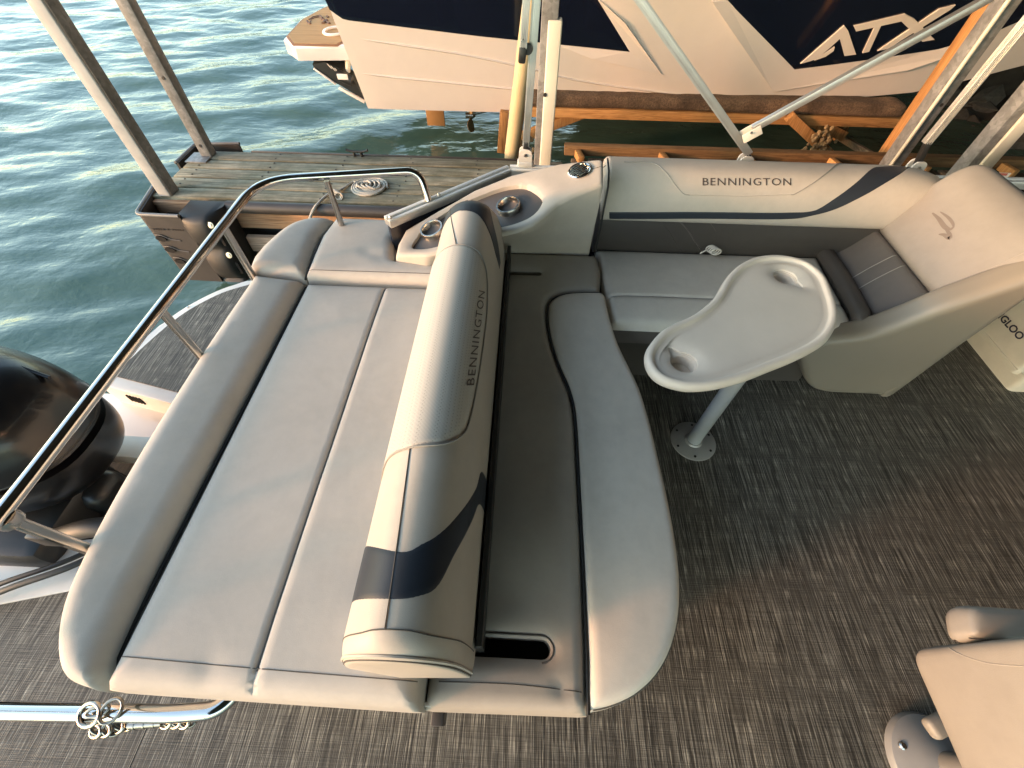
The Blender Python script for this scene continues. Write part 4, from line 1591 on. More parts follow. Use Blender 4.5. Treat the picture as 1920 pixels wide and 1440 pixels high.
bs = Surf(back_fn, 0.24, 1.0, Y0, Y1, 100, 220)
NS, NT = 56, 110
tt = list(Y0 + 0.05 * (1 - np.cos(np.linspace(0, math.pi / 2, 10)))) + list(np.linspace(Y0 + 0.055, Y1 - 0.105, NT - 26)) + list(Y1 - 0.10 + 0.10 * np.sin(np.linspace(0, math.pi / 2, 16)))
NT = len(tt)
v = [back_fn(i / (NS - 1), t) for t in tt for i in range(NS)]
f = []
for j in range(NT - 1):
    for i in range(NS - 1):
        a = j * NS + i
        f.append((a, a + 1, a + NS + 1, a + NS))
    f.append((j * NS + NS - 1, j * NS, (j + 1) * NS, (j + 1) * NS + NS - 1))
c0 = len(v)
v.append(Vector((-0.21, Y0 - 0.012, 0.67)))
for i in range(NS):
    f.append((i, (i + 1) % NS, c0))
v.append(Vector((-0.21, Y1 + 0.14, 0.66)))
for i in range(NS):
    f.append(((NT - 1) * NS + (i + 1) % NS, (NT - 1) * NS + i, c0 + 1))
pydata('bolster', v, f, V_TAN, mb, smooth=50)
sg = 1 if bs.nrm(0.5, 0.7).z > 0 else -1
up_ = bs.hits([(742, 1028), (795, 1012), (833, 987), (868, 950), (893, 912), (903, 880)])
lo_ = bs.hits([(725, 1130), (790, 1124), (822, 1104), (855, 1039), (885, 980), (899, 950)])
tl, tb_ = bs.hit(690, 1003), bs.hit(670, 1113)
patch('navy_band', bs, [(0.02, tl[1] + 0.02), (0.22, tl[1] - 0.01)] + up_ + [(0.985, up_[-1][1] + 0.05)], [(0.02, tb_[1] + 0.01), (0.22, tb_[1] - 0.012)] + lo_ + [(0.985, lo_[-1][1] + 0.03)], V_NAVY, mb, 0.0012, sg, 70, 12, thick=0.004)
uf = bs.hits([(854, 379), (874, 375), (896, 379), (912, 391), (925, 417), (933, 451), (939, 500)])
lf_ = bs.hits([(849, 403), (866, 397), (888, 401), (904, 415), (919, 444), (929, 480), (937, 510)])
patch('navy_band', bs, [(0.05, uf[0][1] - 0.04)] + uf, [(0.05, lf_[0][1] - 0.05)] + lf_, V_NAVY, mb, 0.0012, sg, 70, 12, thick=0.004)
pan = bs.hits([(779, 838), (833, 833), (865, 817), (879, 790), (893, 725), (904, 655), (911, 600), (913, 560), (913, 531), (910, 504), (900, 477), (886, 465), (859, 460)])
ta, tz = pan[0][1], pan[-1][1]
full = [(0.03, ta - 0.003), (0.25, ta - 0.002)] + pan + [(0.25, tz), (0.03, tz)]
patch('padded_panel', bs, [(0.02, ta), (0.02, tz)], full[1:-1], V_PERF, mb, 0.0035, sg, 90, 30, smooth_path=False, thick=0.006)
surf_line('panel_seam', bs, full, mb, 0.0022, THREAD_L, 0.002, sg, 160)
surf_line('ridge_seam', bs, bs.hits([(722, 1178), (735, 1090), (752, 970), (769, 842)]), mb, 0.0011, THREAD, 0.0012, sg)
surf_line('ridge_seam', bs, bs.hits([(855, 458), (864, 415), (876, 372)]), mb, 0.0011, THREAD, 0.0012, sg)
e1 = bs.hits([(660, 1190), (700, 1181), (760, 1182), (820, 1194), (880, 1213)])
surf_line('end_seam', bs, [(0.05, e1[0][1])] + e1 + [(0.97, e1[-1][1])], mb, 0.0012, THREAD, 0.0003, sg)
surf_line('end_welt', bs, [(0.0, Y0 + 0.004), (0.5, Y0 + 0.004), (1.0, Y0 + 0.004)], mb, 0.0022, THREAD, -0.001, sg, 90)
surf_line('end_welt', bs, [(0.0, Y0 + 0.010), (0.5, Y0 + 0.010), (1.0, Y0 + 0.010)], mb, 0.003, V_TAN, 0.001, sg, 90)
A, B, C_ = bs.hit(886, 723), bs.hit(907, 548), bs.hit(872, 724)
lettering('lettering', 'BENNINGTON', lambda a, b: bs.pt(A[0] + (B[0] - A[0]) * a + (C_[0] - A[0]) * b, A[1] + (B[1] - A[1]) * a + (C_[1] - A[1]) * b, 0.0048, sg), INK, mb, 1.15, 0.0)
bv = [(-0.074, 0.10), (-0.058, 0.10), (-0.058, 1.60), (-0.074, 1.60)]
prism('base_board', bv, 0.44, 0.575, PIPE_B, mb, 0.004)
for y_ in (0.112, 1.548):
    box('support_arm', (-0.10, y_, 0.43), (0.06, 0.02, 0.20), TRAY, mb, bev=0.004)

# ---- side fence (gunwale) --------------------------------------------------
sf_ = empty('side_fence', (0.8, 1.96, 0.0), 'aluminium topped boat fence with dark navy panel behind the sofa', 'fence')
railp = [Vector((-0.575, 1.59, 0.0)), Vector((-0.085, 2.055, 0.0)), Vector((3.4, 2.105, 0.0))]


def rail_strip(name, off0, off1, z0, z1, m):
    for i, (a, b) in enumerate(zip(railp[:-1], railp[1:])):
        d = (b - a).normalized()
        nn = Vector((-d.y, d.x, 0))
        q = [a + nn * off0, b + nn * off0, b + nn * off1, a + nn * off1]
        prism(name, [(p.x, p.y) for p in q], z0, z1, m, sf_, 0.003, 2)


rail_strip('top_rail', -0.022, 0.026, 0.655, 0.683, ALU)
rail_strip('rail_ridge', -0.020, -0.006, 0.681, 0.689, ALU_W)
rail_strip('rail_ridge', 0.006, 0.024, 0.681, 0.692, ALU_W)
rail_strip('fence_panel', -0.006, 0.008, 0.03, 0.656, GEL_NAVY)
box('warning_label', atY(1879, 331, 2.072) + Vector((0, 0, 0)), (0.052, 0.003, 0.034), LABEL_W, sf_, bev=0)
box('label_print', atY(1880, 327, 2.069), (0.040, 0.003, 0.010), LABEL_R, sf_, bev=0)
for px in ((823, 367), (732, 409)):
    p = at(*px, 0.692)
    lathe('rail_bolt', [(0.008, 0), (0.008, 0.006), (0.004, 0.012)], p, ALU, sf_, 10)
# mounts of the canopy frame on the rail are parts of the canopy frame below

# ---- corner console with cup holders ------------------------------------------
cc = empty('corner_console', (0.0, 1.65, 0.0), 'sloping grey corner console with two cup holders and a round grille', 'console')
zcon = lambda x, y: 0.632 + 0.258 * (x + 0.53) + 0.14 * (y - 1.6)


def atcon(u, v_):
    z = 0.7
    for _ in range(12):
        p = at(u, v_, z)
        z = float(zcon(p.x, p.y))
    return at(u, v_, z)


con_px = [(741, 478), (746, 456), (760, 430), (820, 393), (890, 354), (960, 326), (1050, 305), (1127, 296), (1132, 300), (1132, 343), (1085, 362), (1046, 381), (1024, 400), (1000, 418), (970, 430), (936, 438), (890, 455), (845, 466), (800, 477)]
con_o = [tuple(atcon(u, v_)[:2]) for u, v_ in con_px]
rec_px = [(771, 460), (781, 440), (798, 420), (848, 386), (900, 362), (945, 346), (982, 342), (1005, 352), (1018, 366), (1013, 384), (995, 402), (965, 415), (930, 424), (888, 440), (840, 452), (800, 462)]
rec = [tuple(atcon(u, v_)[:2]) for u, v_ in rec_px]
rec = [(p.x, p.y) for p in catmull([(a, b, 0) for a, b in rec], 4, True)]
_, zf_con = pad('console_shell', con_o, zcon, 0.42, 0.016, V_TAN, cc, crown=0.0, holes=[rec], hole_depth=0.035, h=0.014, wob=0.0005,
                wall=lambda x, y, fr: (x, y + math.sin(fr * 1.57) * max(0.0, 1.705 - y) * min(1.0, max(0.0, (x + 0.40) / 0.2))))
# the front face below the rolled edge
ztray = lambda x, y: zcon(x, y) - 0.028
rin = [((x + 0.17) * 1.006 - 0.17, (y - 1.65) * 1.01 + 1.65) for x, y in rec]
pad('cup_tray', rin, ztray, lambda x, y: zcon(x, y) - 0.038, 0.004, TRAY, cc, h=0.014, wob=0.0)
cs = -math.atan(0.258)
tiltm = (Vector((-0.258, -0.14, 1.0)).normalized()).to_track_quat('Z', 'Y').to_matrix()
for u, v_ in ((809, 425), (953, 380)):
    p = atcon(u, v_)
    p.z -= 0.014
    ch = lathe('cup_holder', [(0.050, -0.03), (0.052, 0.004), (0.049, 0.010), (0.043, 0.010), (0.040, 0.004), (0.038, -0.07), (0.0005, -0.072)], p, BRUSHED, cc, 36, xf=tiltm)
    lathe('cup_floor', [(0.034, 0.0), (0.034, 0.002)], p + Vector((0, 0, -0.066)), RUBBER, ch, 24, xf=tiltm)
gpos = atcon(1087, 321)
gr = lathe('vent_ring', [(0.048, 0.0), (0.048, 0.005), (0.044, 0.008), (0.039, 0.006), (0.037, 0.002)], gpos, CHROME, cc, 36, xf=tiltm, cap1=False)
lathe('vent_cavity', [(0.038, 0.0), (0.038, 0.001)], gpos + Vector((0, 0, 0.002)), VOID, gr, 28, xf=tiltm)
for k in range(7):
    dx = -0.0315 + 0.0105 * k
    hh = math.sqrt(max(0, 0.037 ** 2 - dx * dx))
    a = gpos + tiltm @ Vector((dx, -hh, 0.006))
    b = gpos + tiltm @ Vector((dx, hh, 0.006))
    beam('vent_slat', a, b, 0.0040, 0.005, CHROME, gr, bev=0.0008)
for sx in (-1, 1):
    lathe('vent_screw', [(0.003, 0), (0.003, 0.002)], gpos + tiltm @ Vector((0.02 * sx, 0.0385 * sx, 0.008)), BRUSHED, gr, 8)
seam('top_seam', [(0.312, 1.735), (0.24, 1.724), (0.17, 1.712)], zf_con, cc)
tube('piping', [(0.330, 1.695, 0.46), (0.330, 1.690, 0.66), (0.330, 1.695, 0.80), (0.329, 1.74, 0.842), (0.329, 1.82, 0.853)], 0.004, PIPE_B, cc, seg=8)

# ---- side sofa -----------------------------------------------------------------
so_ = empty('side_sofa', (1.0, 1.75, 0.0), 'grey bench sofa along the side with tan backrest and navy swoosh', 'sofa')
SS = [(1.790, 0.606), (1.757, 0.616), (1.750, 0.66), (1.772, 0.74), (1.806, 0.790), (1.855, 0.814), (1.925, 0.812), (1.965, 0.785), (1.975, 0.70)]
SSC = catmull([(a, b, 0) for a, b in SS], 14)
SX0, SX1 = 0.337, 1.82


def sofa_fn(s, x):
    q = min(max(s, 0), 1) * (len(SSC) - 1)
    i = min(int(q), len(SSC) - 2)
    p = SSC[i].lerp(SSC[i + 1], q - i)
    y, z = p.x, p.y
    k = 1.0
    r = 0.02
    if x < SX0 + r:
        e = (SX0 + r - x) / r
        k = 1 - 0.09 * (1 - math.sqrt(max(0, 1 - min(1, e) ** 2)))
    if x > 1.55:
        e = min(1, (x - 1.55) / 0.27)
        k = 1 - 0.30 * (1 - math.sqrt(max(0, 1 - e * e)))
    puff = 0.010 * math.exp(-((x - 0.95) / 0.36) ** 6) * math.exp(-((s - 0.44) / 0.2) ** 4)
    return Vector((x, 1.86 + (y - 1.86) * (1 - (1 - k) * 0.7) - puff * 0.75, 0.58 + (z - 0.58) * k + puff * 0.6))


ss = Surf(sofa_fn, 0.02, 0.85, SX0, SX1, 70, 160)
NSs, NTs = 44, 150
tx = list(SX0 + 0.02 * (1 - np.cos(np.linspace(0, math.pi / 2, 7)))) + list(np.linspace(SX0 + 0.024, SX1 - 0.08, NTs - 19)) + list(SX1 - 0.075 + 0.075 * np.sin(np.linspace(0, math.pi / 2, 12)))
NTs = len(tx)
v = [sofa_fn(i / (NSs - 1), t) for t in tx for i in range(NSs)]
f = []
for j in range(NTs - 1):
    for i in range(NSs):
        a, b = j * NSs + i, j * NSs + (i + 1) % NSs
        f.append((a, b, b + NSs, a + NSs))
f += [tuple(range(NSs)), tuple((NTs - 1) * NSs + k for k in range(NSs))[::-1]]
pydata('backrest', v, f, V_TAN, so_, smooth=45)
sg2 = 1 if ss.nrm(0.5, 1.0).y < 0 else -1
strA = ss.hits([(1139, 396), (1300, 396), (1470, 398), (1515, 397), (1540, 387), (1572, 365), (1600, 343), (1622, 322), (1636, 313)])
strB = ss.hits([(1139, 411), (1300, 411), (1470, 412), (1530, 404), (1580, 388), (1625, 366), (1665, 343), (1695, 325), (1717, 310)])
patch('navy_stripe', ss, strA, strB, V_NAVY, so_, 0.0015, sg2, 110, 10, thick=0.004)
surf_line('panel_seam', ss, ss.hits([(1170, 304), (1222, 306), (1245, 320), (1264, 344), (1280, 362), (1293, 366)]), so_, 0.0018, THREAD_L, 0.001, sg2)
surf_line('panel_seam', ss, ss.hits([(1578, 304), (1555, 320), (1525, 343), (1492, 363), (1483, 365)]), so_, 0.0018, THREAD_L, 0.001, sg2)
surf_line('panel_seam', ss, ss.hits([(1293, 366), (1400, 368), (1483, 365)]), so_, 0.0012, V_TAN, 0.001, sg2)
A2, B2, C2 = ss.hit(1317, 348), ss.hit(1483, 348), ss.hit(1317, 334)
lettering('lettering', 'BENNINGTON', lambda a, b: ss.pt(A2[0] + (B2[0] - A2[0]) * a + (C2[0] - A2[0]) * b, A2[1] + (B2[1] - A2[1]) * a + (C2[1] - A2[1]) * b, 0.0022, sg2), INK, so_, 1.12)
# charcoal lower back
LB = [(1.815, 0.40), (1.790, 0.43), (1.768, 0.50), (1.772, 0.58), (1.79, 0.625), (1.86, 0.63), (1.87, 0.40)]
LBC = catmull([(a, b, 0) for a, b in LB], 6)
v, f = [], []
xs = list(np.linspace(0.337, 1.60, 60))
for x in xs:
    for p in LBC:
        v.append(Vector((x, p.x - 0.004 * noise.noise(Vector((x * 5, p.y * 9, 0))), p.y)))
n = len(LBC)
for j in range(len(xs) - 1):
    for i in range(n):
        a, b = j * n + i, j * n + (i + 1) % n
        f.append((a, b, b + n, a + n))
f += [tuple(range(n)), tuple((len(xs) - 1) * n + k for k in range(n))[::-1]]
pydata('lower_back', v, f, V_DARK, so_, smooth=50)
lbs = Surf(lambda s, x: Vector((x, *(lambda p: (p.x, p.y))(LBC[min(max(int(s * (n - 1)), 0), n - 2)].lerp(LBC[min(max(int(s * (n - 1)), 0), n - 2) + 1], min(max(s, 0), 1) * (n - 1) - min(max(int(s * (n - 1)), 0), n - 2))))), 0.02, 0.6, 0.34, 1.6, 60, 120)
sg3 = 1 if lbs.nrm(0.3, 1.0).y < 0 else -1
for a, b, r_, mm in (((1237, 414), (1280, 472), 0.0016, THREAD), ((1272, 414), (1318, 472), 0.0030, V_TAUPE), ((1327, 414), (1345, 440), 0.0010, V_TAUPE)):
    surf_line('back_seam', lbs, [lbs.hit(*a), lbs.hit(*b)], so_, r_, mm, 0.001, sg3)
# seat
bo = [(0.350, 1.795), (0.358, 1.70), (0.372, 1.45), (0.382, 1.297), (1.36, 1.292), (1.40, 1.33), (1.42, 1.795)]
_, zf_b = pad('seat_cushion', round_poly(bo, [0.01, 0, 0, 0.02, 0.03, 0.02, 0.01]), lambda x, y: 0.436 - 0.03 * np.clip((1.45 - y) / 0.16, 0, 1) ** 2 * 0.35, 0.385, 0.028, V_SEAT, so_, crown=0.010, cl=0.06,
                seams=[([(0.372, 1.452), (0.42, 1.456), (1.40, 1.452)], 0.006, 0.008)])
seam('seat_seam', [(0.39, 1.452), (0.42, 1.456), (1.38, 1.452)], zf_b, so_, 0.0014, smooth_path=False)
prism('seat_side', [(0.392, 1.305), (1.40, 1.302), (1.42, 1.78), (0.36, 1.78)], 0.30, 0.388, V_TAUPE, so_, 0.0)
prism('sofa_base', [(0.43, 1.36), (1.40, 1.36), (1.40, 1.93), (0.36, 1.93), (0.36, 1.74)], 0.006, 0.30, V_DARK, so_, 0.0)
# white strap tucked between the cushions
c = atY(1333, 466, 1.755)
v, f = [], []
for k in range(4):
    tube_geo([(c.x + 0.006 * k + 0.022 * math.cos(a), c.y - 0.008 * k, c.z + 0.016 * math.sin(a)) for a in np.linspace(0, 2 * math.pi, 16, endpoint=False)], 0.0035, 6, True, v, f)
tube_geo([c + Vector((-0.02, 0, -0.01)), c + Vector((-0.045, -0.01, -0.022))], 0.004, 6, False, v, f)
tag(pydata('folded_strap', v, f, LABEL_W, None), 'small white looped strap poking out behind the bench cushion', 'strap')

# ---- chaise end ----------------------------------------------------------------
ch = empty('chaise_end', (1.6, 1.55, 0.0), 'cream moulded chaise end with reclined headrest and charcoal lower cushion', 'chaise')
dsl = Vector((0.608, 0, 0.794))
A0 = Vector((1.468, 1.832, 0.445))
XF = Matrix(((0, dsl.x, -0.794, A0.x), (-1, 0, 0, A0.y), (0, dsl.z, 0.608, A0.z), (0, 0, 0, 1)))
lowp, zf_l = pad('lower_cushion', round_poly([(0.0, -0.01), (0.535, -0.01), (0.535, 0.196), (0.0, 0.196)], [0.03, 0.02, 0.004, 0.004]), 0.0, -0.09, 0.022, V_TAUPE, ch, crown=0.010, cl=0.05, xf=XF, label='charcoal lower cushion of the chaise')
seam('cushion_seam', [(0.235, 0.0), (0.232, 0.19)], zf_l, ch, 0.0020, V_CREAM, xf=XF)
seam('cushion_seam', [(0.305, 0.0), (0.302, 0.19)], zf_l, ch, 0.0020, V_CREAM, xf=XF)
seam('edge_seam', [(0.506, 0.0), (0.506, 0.185)], zf_l, ch, 0.0016, THREAD, xf=XF)
zh = lambda a, b: 0.020 - 3.2 * np.clip(b - 0.46, 0, 1) ** 2
hd, zf_h = pad('headrest', round_poly([(-0.005, 0.200), (0.555, 0.200), (0.555, 0.58), (-0.005, 0.58)], [0.03, 0.012, 0.06, 0.06]), zh, -0.10, 0.030, V_CREAM, ch, crown=0.014, cl=0.07, xf=XF)
seam('edge_seam', [(0.512, 0.222), (0.514, 0.26), (0.516, 0.54)], zf_h, ch, 0.0014, THREAD_L, xf=XF)
# raised emblem on the headrest
def emb(pts, w):
    path = [(p.x, p.y) for p in catmull([(a, b, 0) for a, b in pts], 8)]
    nn = len(path)
    L, R = [], []
    for i, p in enumerate(path):
        a, b = path[max(i - 1, 0)], path[min(i + 1, nn - 1)]
        t = Vector((b[0] - a[0], b[1] - a[1], 0)).normalized()
        q = w * (0.25 + 0.75 * math.sin(math.pi * min(1, (i + 0.6) / nn)))
        L.append((p[0] - t.y * q, p[1] + t.x * q))
        R.append((p[0] + t.y * q, p[1] - t.x * q))
    v = []
    for (a, b), (c, d) in zip(L, R):
        za, zc = zf_h(np.array([(a, b), (c, d)]))
        v += [XF @ Vector((a, b, za + 0.001)), XF @ Vector((c, d, zc + 0.001))]
    pydata('emblem', v, [(2 * i, 2 * i + 1, 2 * i + 3, 2 * i + 2) for i in range(nn - 1)], INK_L, ch)


hsf = Surf(lambda a, b: XF @ Vector((a, b, 0.034)), 0.0, 0.55, 0.2, 0.55, 60, 60)
emb(hsf.hits([(1748, 399), (1760, 410), (1771, 425), (1781, 430), (1788, 425)]), 0.0075)
emb(hsf.hits([(1763, 397), (1777, 407), (1786, 418), (1788, 427)]), 0.005)
emb(hsf.hits([(1760, 439), (1770, 440), (1780, 446), (1779, 437), (1772, 428)]), 0.0075)
roll = catmull([(1.432, 1.80, 0.462), (1.428, 1.60, 0.468), (1.424, 1.42, 0.462), (1.421, 1.36, 0.452), (1.418, 1.335, 0.40)], 8)
tube('corner_roll', roll, 0.034, V_DARK, ch, seg=16)
prof = [(1.165, 0.405), (1.30, 0.425), (1.40, 0.452), (1.49, 0.545), (1.565, 0.648), (1.66, 0.745), (1.75, 0.835), (1.772, 0.858), (1.796, 0.862), (1.814, 0.43), (1.846, 0.006), (1.52, 0.006), (1.435, 0.03), (1.36, 0.10), (1.28, 0.215), (1.20, 0.325)]
prof = round_poly(prof, [0.02, 0.05, 0.05, 0.05, 0.05, 0.05, 0.05, 0.03, 0.03, 0, 0.02, 0.05, 0.05, 0.05, 0.05, 0.03], 4)
XS = Matrix(((1, 0, 0, 0.0), (0, -0.09, -1, 1.285), (0, 1, 0, 0.0), (0, 0, 0, 1)))
pad('shell', prof, 0.0, -0.098, 0.036, SHELL, ch, h=0.02, xf=XS, wob=0.0, bulge=0.0)
box('shell_back', (1.79, 1.60, 0.36), (0.05, 0.65, 0.70), SHELL, ch, bev=0.015)
prism('shell_base', [(1.48, 1.33), (1.80, 1.33), (1.80, 1.94), (1.48, 1.94)], 0.006, 0.40, SHELL, ch, 0.0)

# ---- pedestal table -------------------------------------------------------------
TZ = 0.68
tb = empty('pedestal_table', (0.8, 0.99, 0.0), 'kidney shaped grey plastic table on a single pedestal with two cup wells', 'table')
tpx = [(1213, 671), (1222, 692), (1240, 708), (1266, 718), (1299, 723), (1347, 719), (1400, 705), (1449, 686), (1496, 667), (1538, 645), (1560, 624), (1571, 597), (1569, 570), (1560, 543), (1547, 515), (1520, 492), (1494, 482), (1466, 477), (1440, 477), (1416, 481), (1398, 489), (1382, 500), (1368, 514), (1357, 530), (1348, 547), (1334, 564), (1312, 582), (1292, 594), (1268, 604), (1245, 617), (1228, 634), (1216, 652)]
to = [(p.x, p.y) for p in catmull([(*q, 0) for q in xy(tpx, TZ)], 5, True)]
to = resample(to, 0.012)
ar = sum(to[i - 1][0] * to[i][1] - to[i][0] * to[i - 1][1] for i in range(len(to)))
if ar < 0:
    to = to[::-1].copy()
tn_ = np.roll(to, -1, 0) - np.roll(to, 1, 0)
tn_ = np.stack([-tn_[:, 1], tn_[:, 0]], 1)
tn_ /= np.linalg.norm(tn_, axis=1)[:, None]
prf = [(0.040, -0.034), (0.006, -0.038), (0.000, -0.034), (-0.004, -0.020), (-0.002, -0.008), (0.003, -0.0015), (0.009, 0.0005), (0.016, 0.000), (0.0205, -0.003), (0.0235, -0.0085), (0.028, -0.0105), (0.042, -0.0108)]
v, f = [], []
N = len(to)
for o, z in prf:
    for i in range(N):
        q = to[i] + tn_[i] * o
        v.append((q[0], q[1], TZ + z))
for k in range(len(prf) - 1):
    for i in range(N):
        j = (i + 1) % N
        f.append((k * N + i, k * N + j, (k + 1) * N + j, (k + 1) * N + i))
pydata('table_rim', v, f, PLASTIC, tb, smooth=60)
tin = [tuple(to[i] + tn_[i] * 0.038) for i in range(N)]
wells = []
for (u, v_), ang in (((1476, 514), rad(-52)), ((1285, 674), rad(120))):
    p = at(u, v_, TZ - 0.01)
    wells.append((p, [(p.x + (0.044 + 0.030 * math.exp(-((a / 0.27) ** 2))) * math.cos(a + ang), p.y + (0.044 + 0.030 * math.exp(-((a / 0.27) ** 2))) * math.sin(a + ang)) for a in np.linspace(-math.pi, math.pi, 44, endpoint=False)]))
pad('table_top', tin, TZ - 0.0108, TZ - 0.034, 0.001, PLASTIC, tb, holes=[w for _, w in wells], hole_depth=0.016, wob=0.0, h=0.018, bulge=0.0, bottom=False)
for p, w in wells:
    q = [(p.x + (x - p.x) * 1.03, p.y + (y - p.y) * 1.03) for x, y in w]
    cw, _z = pad('cup_well', q, TZ - 0.026, TZ - 0.030, 0.001, PLASTIC, tb, holes=[[(p.x + 0.038 * math.cos(a), p.y + 0.038 * math.sin(a)) for a in np.linspace(0, 2 * math.pi, 28, endpoint=False)]], hole_depth=0.050, wob=0.0, bulge=0.0, bottom=False)
    lathe('well_floor', [(0.039, 0), (0.039, 0.003), (0.010, 0.003)], (p.x, p.y, TZ - 0.077), PLASTIC, cw, 24)
    lathe('drain_hole', [(0.004, 0), (0.004, 0.001)], (p.x - 0.01, p.y - 0.018, TZ - 0.0735), VOID, cw, 10)
lathe('pedestal', [(0.034, 0.012), (0.031, 0.02), (0.029, 0.05), (0.029, TZ - 0.06), (0.05, TZ - 0.045), (0.06, TZ - 0.036)], (0.80, 0.99, 0.0), mat('grey_painted_tube', (0.42, 0.43, 0.43), 0.35, 0.2), tb, 28)
bp_ = lathe('base_plate', [(0.100, 0.004), (0.100, 0.008), (0.096, 0.011), (0.040, 0.014), (0.034, 0.022)], (0.80, 0.99, 0.0), mat('grey_base_plate', (0.40, 0.385, 0.36), 0.4, 0.2), tb, 40)
for k in range(6):
    a = k * math.pi / 3 + 0.4
    lathe('screw', [(0.006, 0), (0.005, 0.003)], (0.80 + 0.082 * math.cos(a), 0.99 + 0.082 * math.sin(a), 0.0115), RUBBER, bp_, 10)

# ---- swivel chair ---------------------------------------------------------------
sc_ = empty('swivel_chair', (1.24, -0.05, 0.0), 'cream captain chair seen from behind on a round pedestal, right foreground', 'chair')
lathe('pedestal_base', [(0.128, 0.004), (0.128, 0.010), (0.122, 0.026), (0.098, 0.040), (0.06, 0.052), (0.042, 0.062)], (1.285, -0.092, 0.0), mat('silver_painted_base', (0.34, 0.35, 0.36), 0.32, 0.35), sc_, 48)
for k in range(5):
    a = rad(155 + 72 * k)
    lathe('base_screw', [(0.011, 0), (0.011, 0.006), (0.007, 0.010)], (1.285 + 0.100 * math.cos(a), -0.092 + 0.100 * math.sin(a), 0.034), BRUSHED, sc_, 14)
lathe('column', [(0.040, 0.06), (0.036, 0.10), (0.036, 0.36)], (1.30, -0.095, 0.0), mat('column_grey', (0.17, 0.165, 0.155), 0.4, 0.2), sc_, 24)
box('swivel_plate', (1.27, -0.06, 0.37), (0.20, 0.22, 0.03), TRAY, sc_, bev=0.006)
box('swivel_lever', (1.09, 0.005, 0.345), (0.075, 0.045, 0.032), mat('lever_grey', (0.22, 0.205, 0.18), 0.5), sc_, rot=Matrix.Rotation(rad(20), 3, 'Z'), bev=0.012, seg=3)
box('seat', (1.38, -0.08, 0.47), (0.44, 0.42, 0.09), V_CREAM, sc_, bev=0.035, seg=4)
XB = Matrix(((0, -0.12, -0.993, 1.055), (-1, 0, 0, 0.162), (0, 0.993, -0.12, 0.385), (0, 0, 0, 1)))
bo_ = round_poly([(0.0, 0.0), (0.47, 0.0), (0.45, 0.55), (0.02, 0.55)], [0.05, 0.05, 0.08, 0.08])
_, zf_c = pad('chair_back', bo_, 0.0, -0.10, 0.022, V_CREAM, sc_, crown=0.010, cl=0.08, xf=XB)
seam('back_seam', [(0.010, 0.14), (0.05, 0.25), (0.07, 0.45)], zf_c, sc_, 0.0014, THREAD_L, xf=XB)
ao = round_poly([(1.045, 0.165), (1.40, 0.155), (1.40, 0.225), (1.07, 0.232)], [0.02, 0.02, 0.02, 0.03])
_, zf_a = pad('armrest', ao, 0.605, 0.535, 0.018, V_CREAM, sc_, crown=0.004, cl=0.03)
tube('arm_seam', [(1.043, 0.164, 0.592), (1.12, 0.159, 0.594), (1.40, 0.150, 0.596)], 0.0015, THREAD, sc_, seg=6)
tube('arm_seam', [(1.045, 0.164, 0.548), (1.12, 0.159, 0.550), (1.40, 0.150, 0.550)], 0.0015, THREAD, sc_, seg=6)
beam('arm_bracket', (1.25, 0.19, 0.42), (1.25, 0.19, 0.54), 0.05, 0.03, TRAY, sc_)

# ---- cooler ---------------------------------------------------------------------
co_ = empty('cooler', (2.6, 1.6, 0.0), 'white hard cooler with dark blue lettering standing behind the chaise end', 'cooler')
RC = Matrix.Rotation(rad(0.5), 3, 'Z')
bm = bmesh.new()
prism_bm(bm, round_poly([(2.44, 1.352), (2.86, 1.352), (2.86, 1.98), (2.44, 1.98)], 0.03), 0.004, 0.10, 0.0)
frombm('cooler_foot', bm, COOLER_W, co_, smooth=40)
bm = bmesh.new()
prism_bm(bm, round_poly([(2.415, 1.395), (2.88, 1.395), (2.88, 2.0), (2.415, 2.0)], 0.025), 0.085, 0.36, 0.006)
frombm('cooler_body', bm, COOLER_W, co_, smooth=40)
bm = bmesh.new()
prism_bm(bm, round_poly([(2.405, 1.385), (2.89, 1.385), (2.89, 2.01), (2.405, 2.01)], 0.03), 0.365, 0.43, 0.018)
frombm('cooler_lid', bm, COOLER_W, co_, smooth=40)
box('cooler_lip', (2.413, 1.69, 0.11), (0.010, 0.58, 0.012), COOLER_W, co_, bev=0.003)
lettering('lettering', 'IGLOO', lambda a, b: Vector((2.4125, 1.672 - 0.160 * a, 0.199 + 0.036 * b)), COOLER_INK, co_, 1.0, 0.03)

# ---- stern rail -----------------------------------------------------------------
sr = empty('stern_rail', (-1.08, 0.9, 0.0), 'polished stainless stern rail bent round the sun pad', 'rail')
RZ = 0.80
cor = at(478, 343, RZ)
main = [Vector((-1.62, -0.075, 0.40)), Vector((-1.10, -0.04, RZ)), Vector((-1.082, 0.26, RZ)), Vector((-1.088, 1.20, RZ)), Vector((-1.088, 1.595, RZ)), Vector((-0.42, 1.775, RZ)), Vector((-0.425, 1.735, 0.69))]
main[4] = Vector((-1.092, 1.66, RZ))
main[5] = Vector((-0.455, 1.775, RZ))
tube('top_tube', fillet(main, 0.16, 10), 0.0165, CHROME, sr, seg=16)
for x, y, z0 in ((-1.088, 0.905, 0.30), (-1.088, 1.335, 0.25)):
    tube('rail_leg', [(x, y, RZ - 0.008), (x, y, z0)], 0.0135, BRUSHED, sr, seg=12)
lp = at(611, 335, RZ)
tube('rail_leg', [(lp.x, lp.y, RZ - 0.008), (lp.x, lp.y, 0.40)], 0.0125, BRUSHED, sr, seg=12)
lp2 = at(4, 1000, RZ - 0.03)
tube('rail_leg', [(-1.083, 0.272, RZ - 0.008), (-1.083, 0.272, 0.25)], 0.0135, BRUSHED, sr, seg=12)
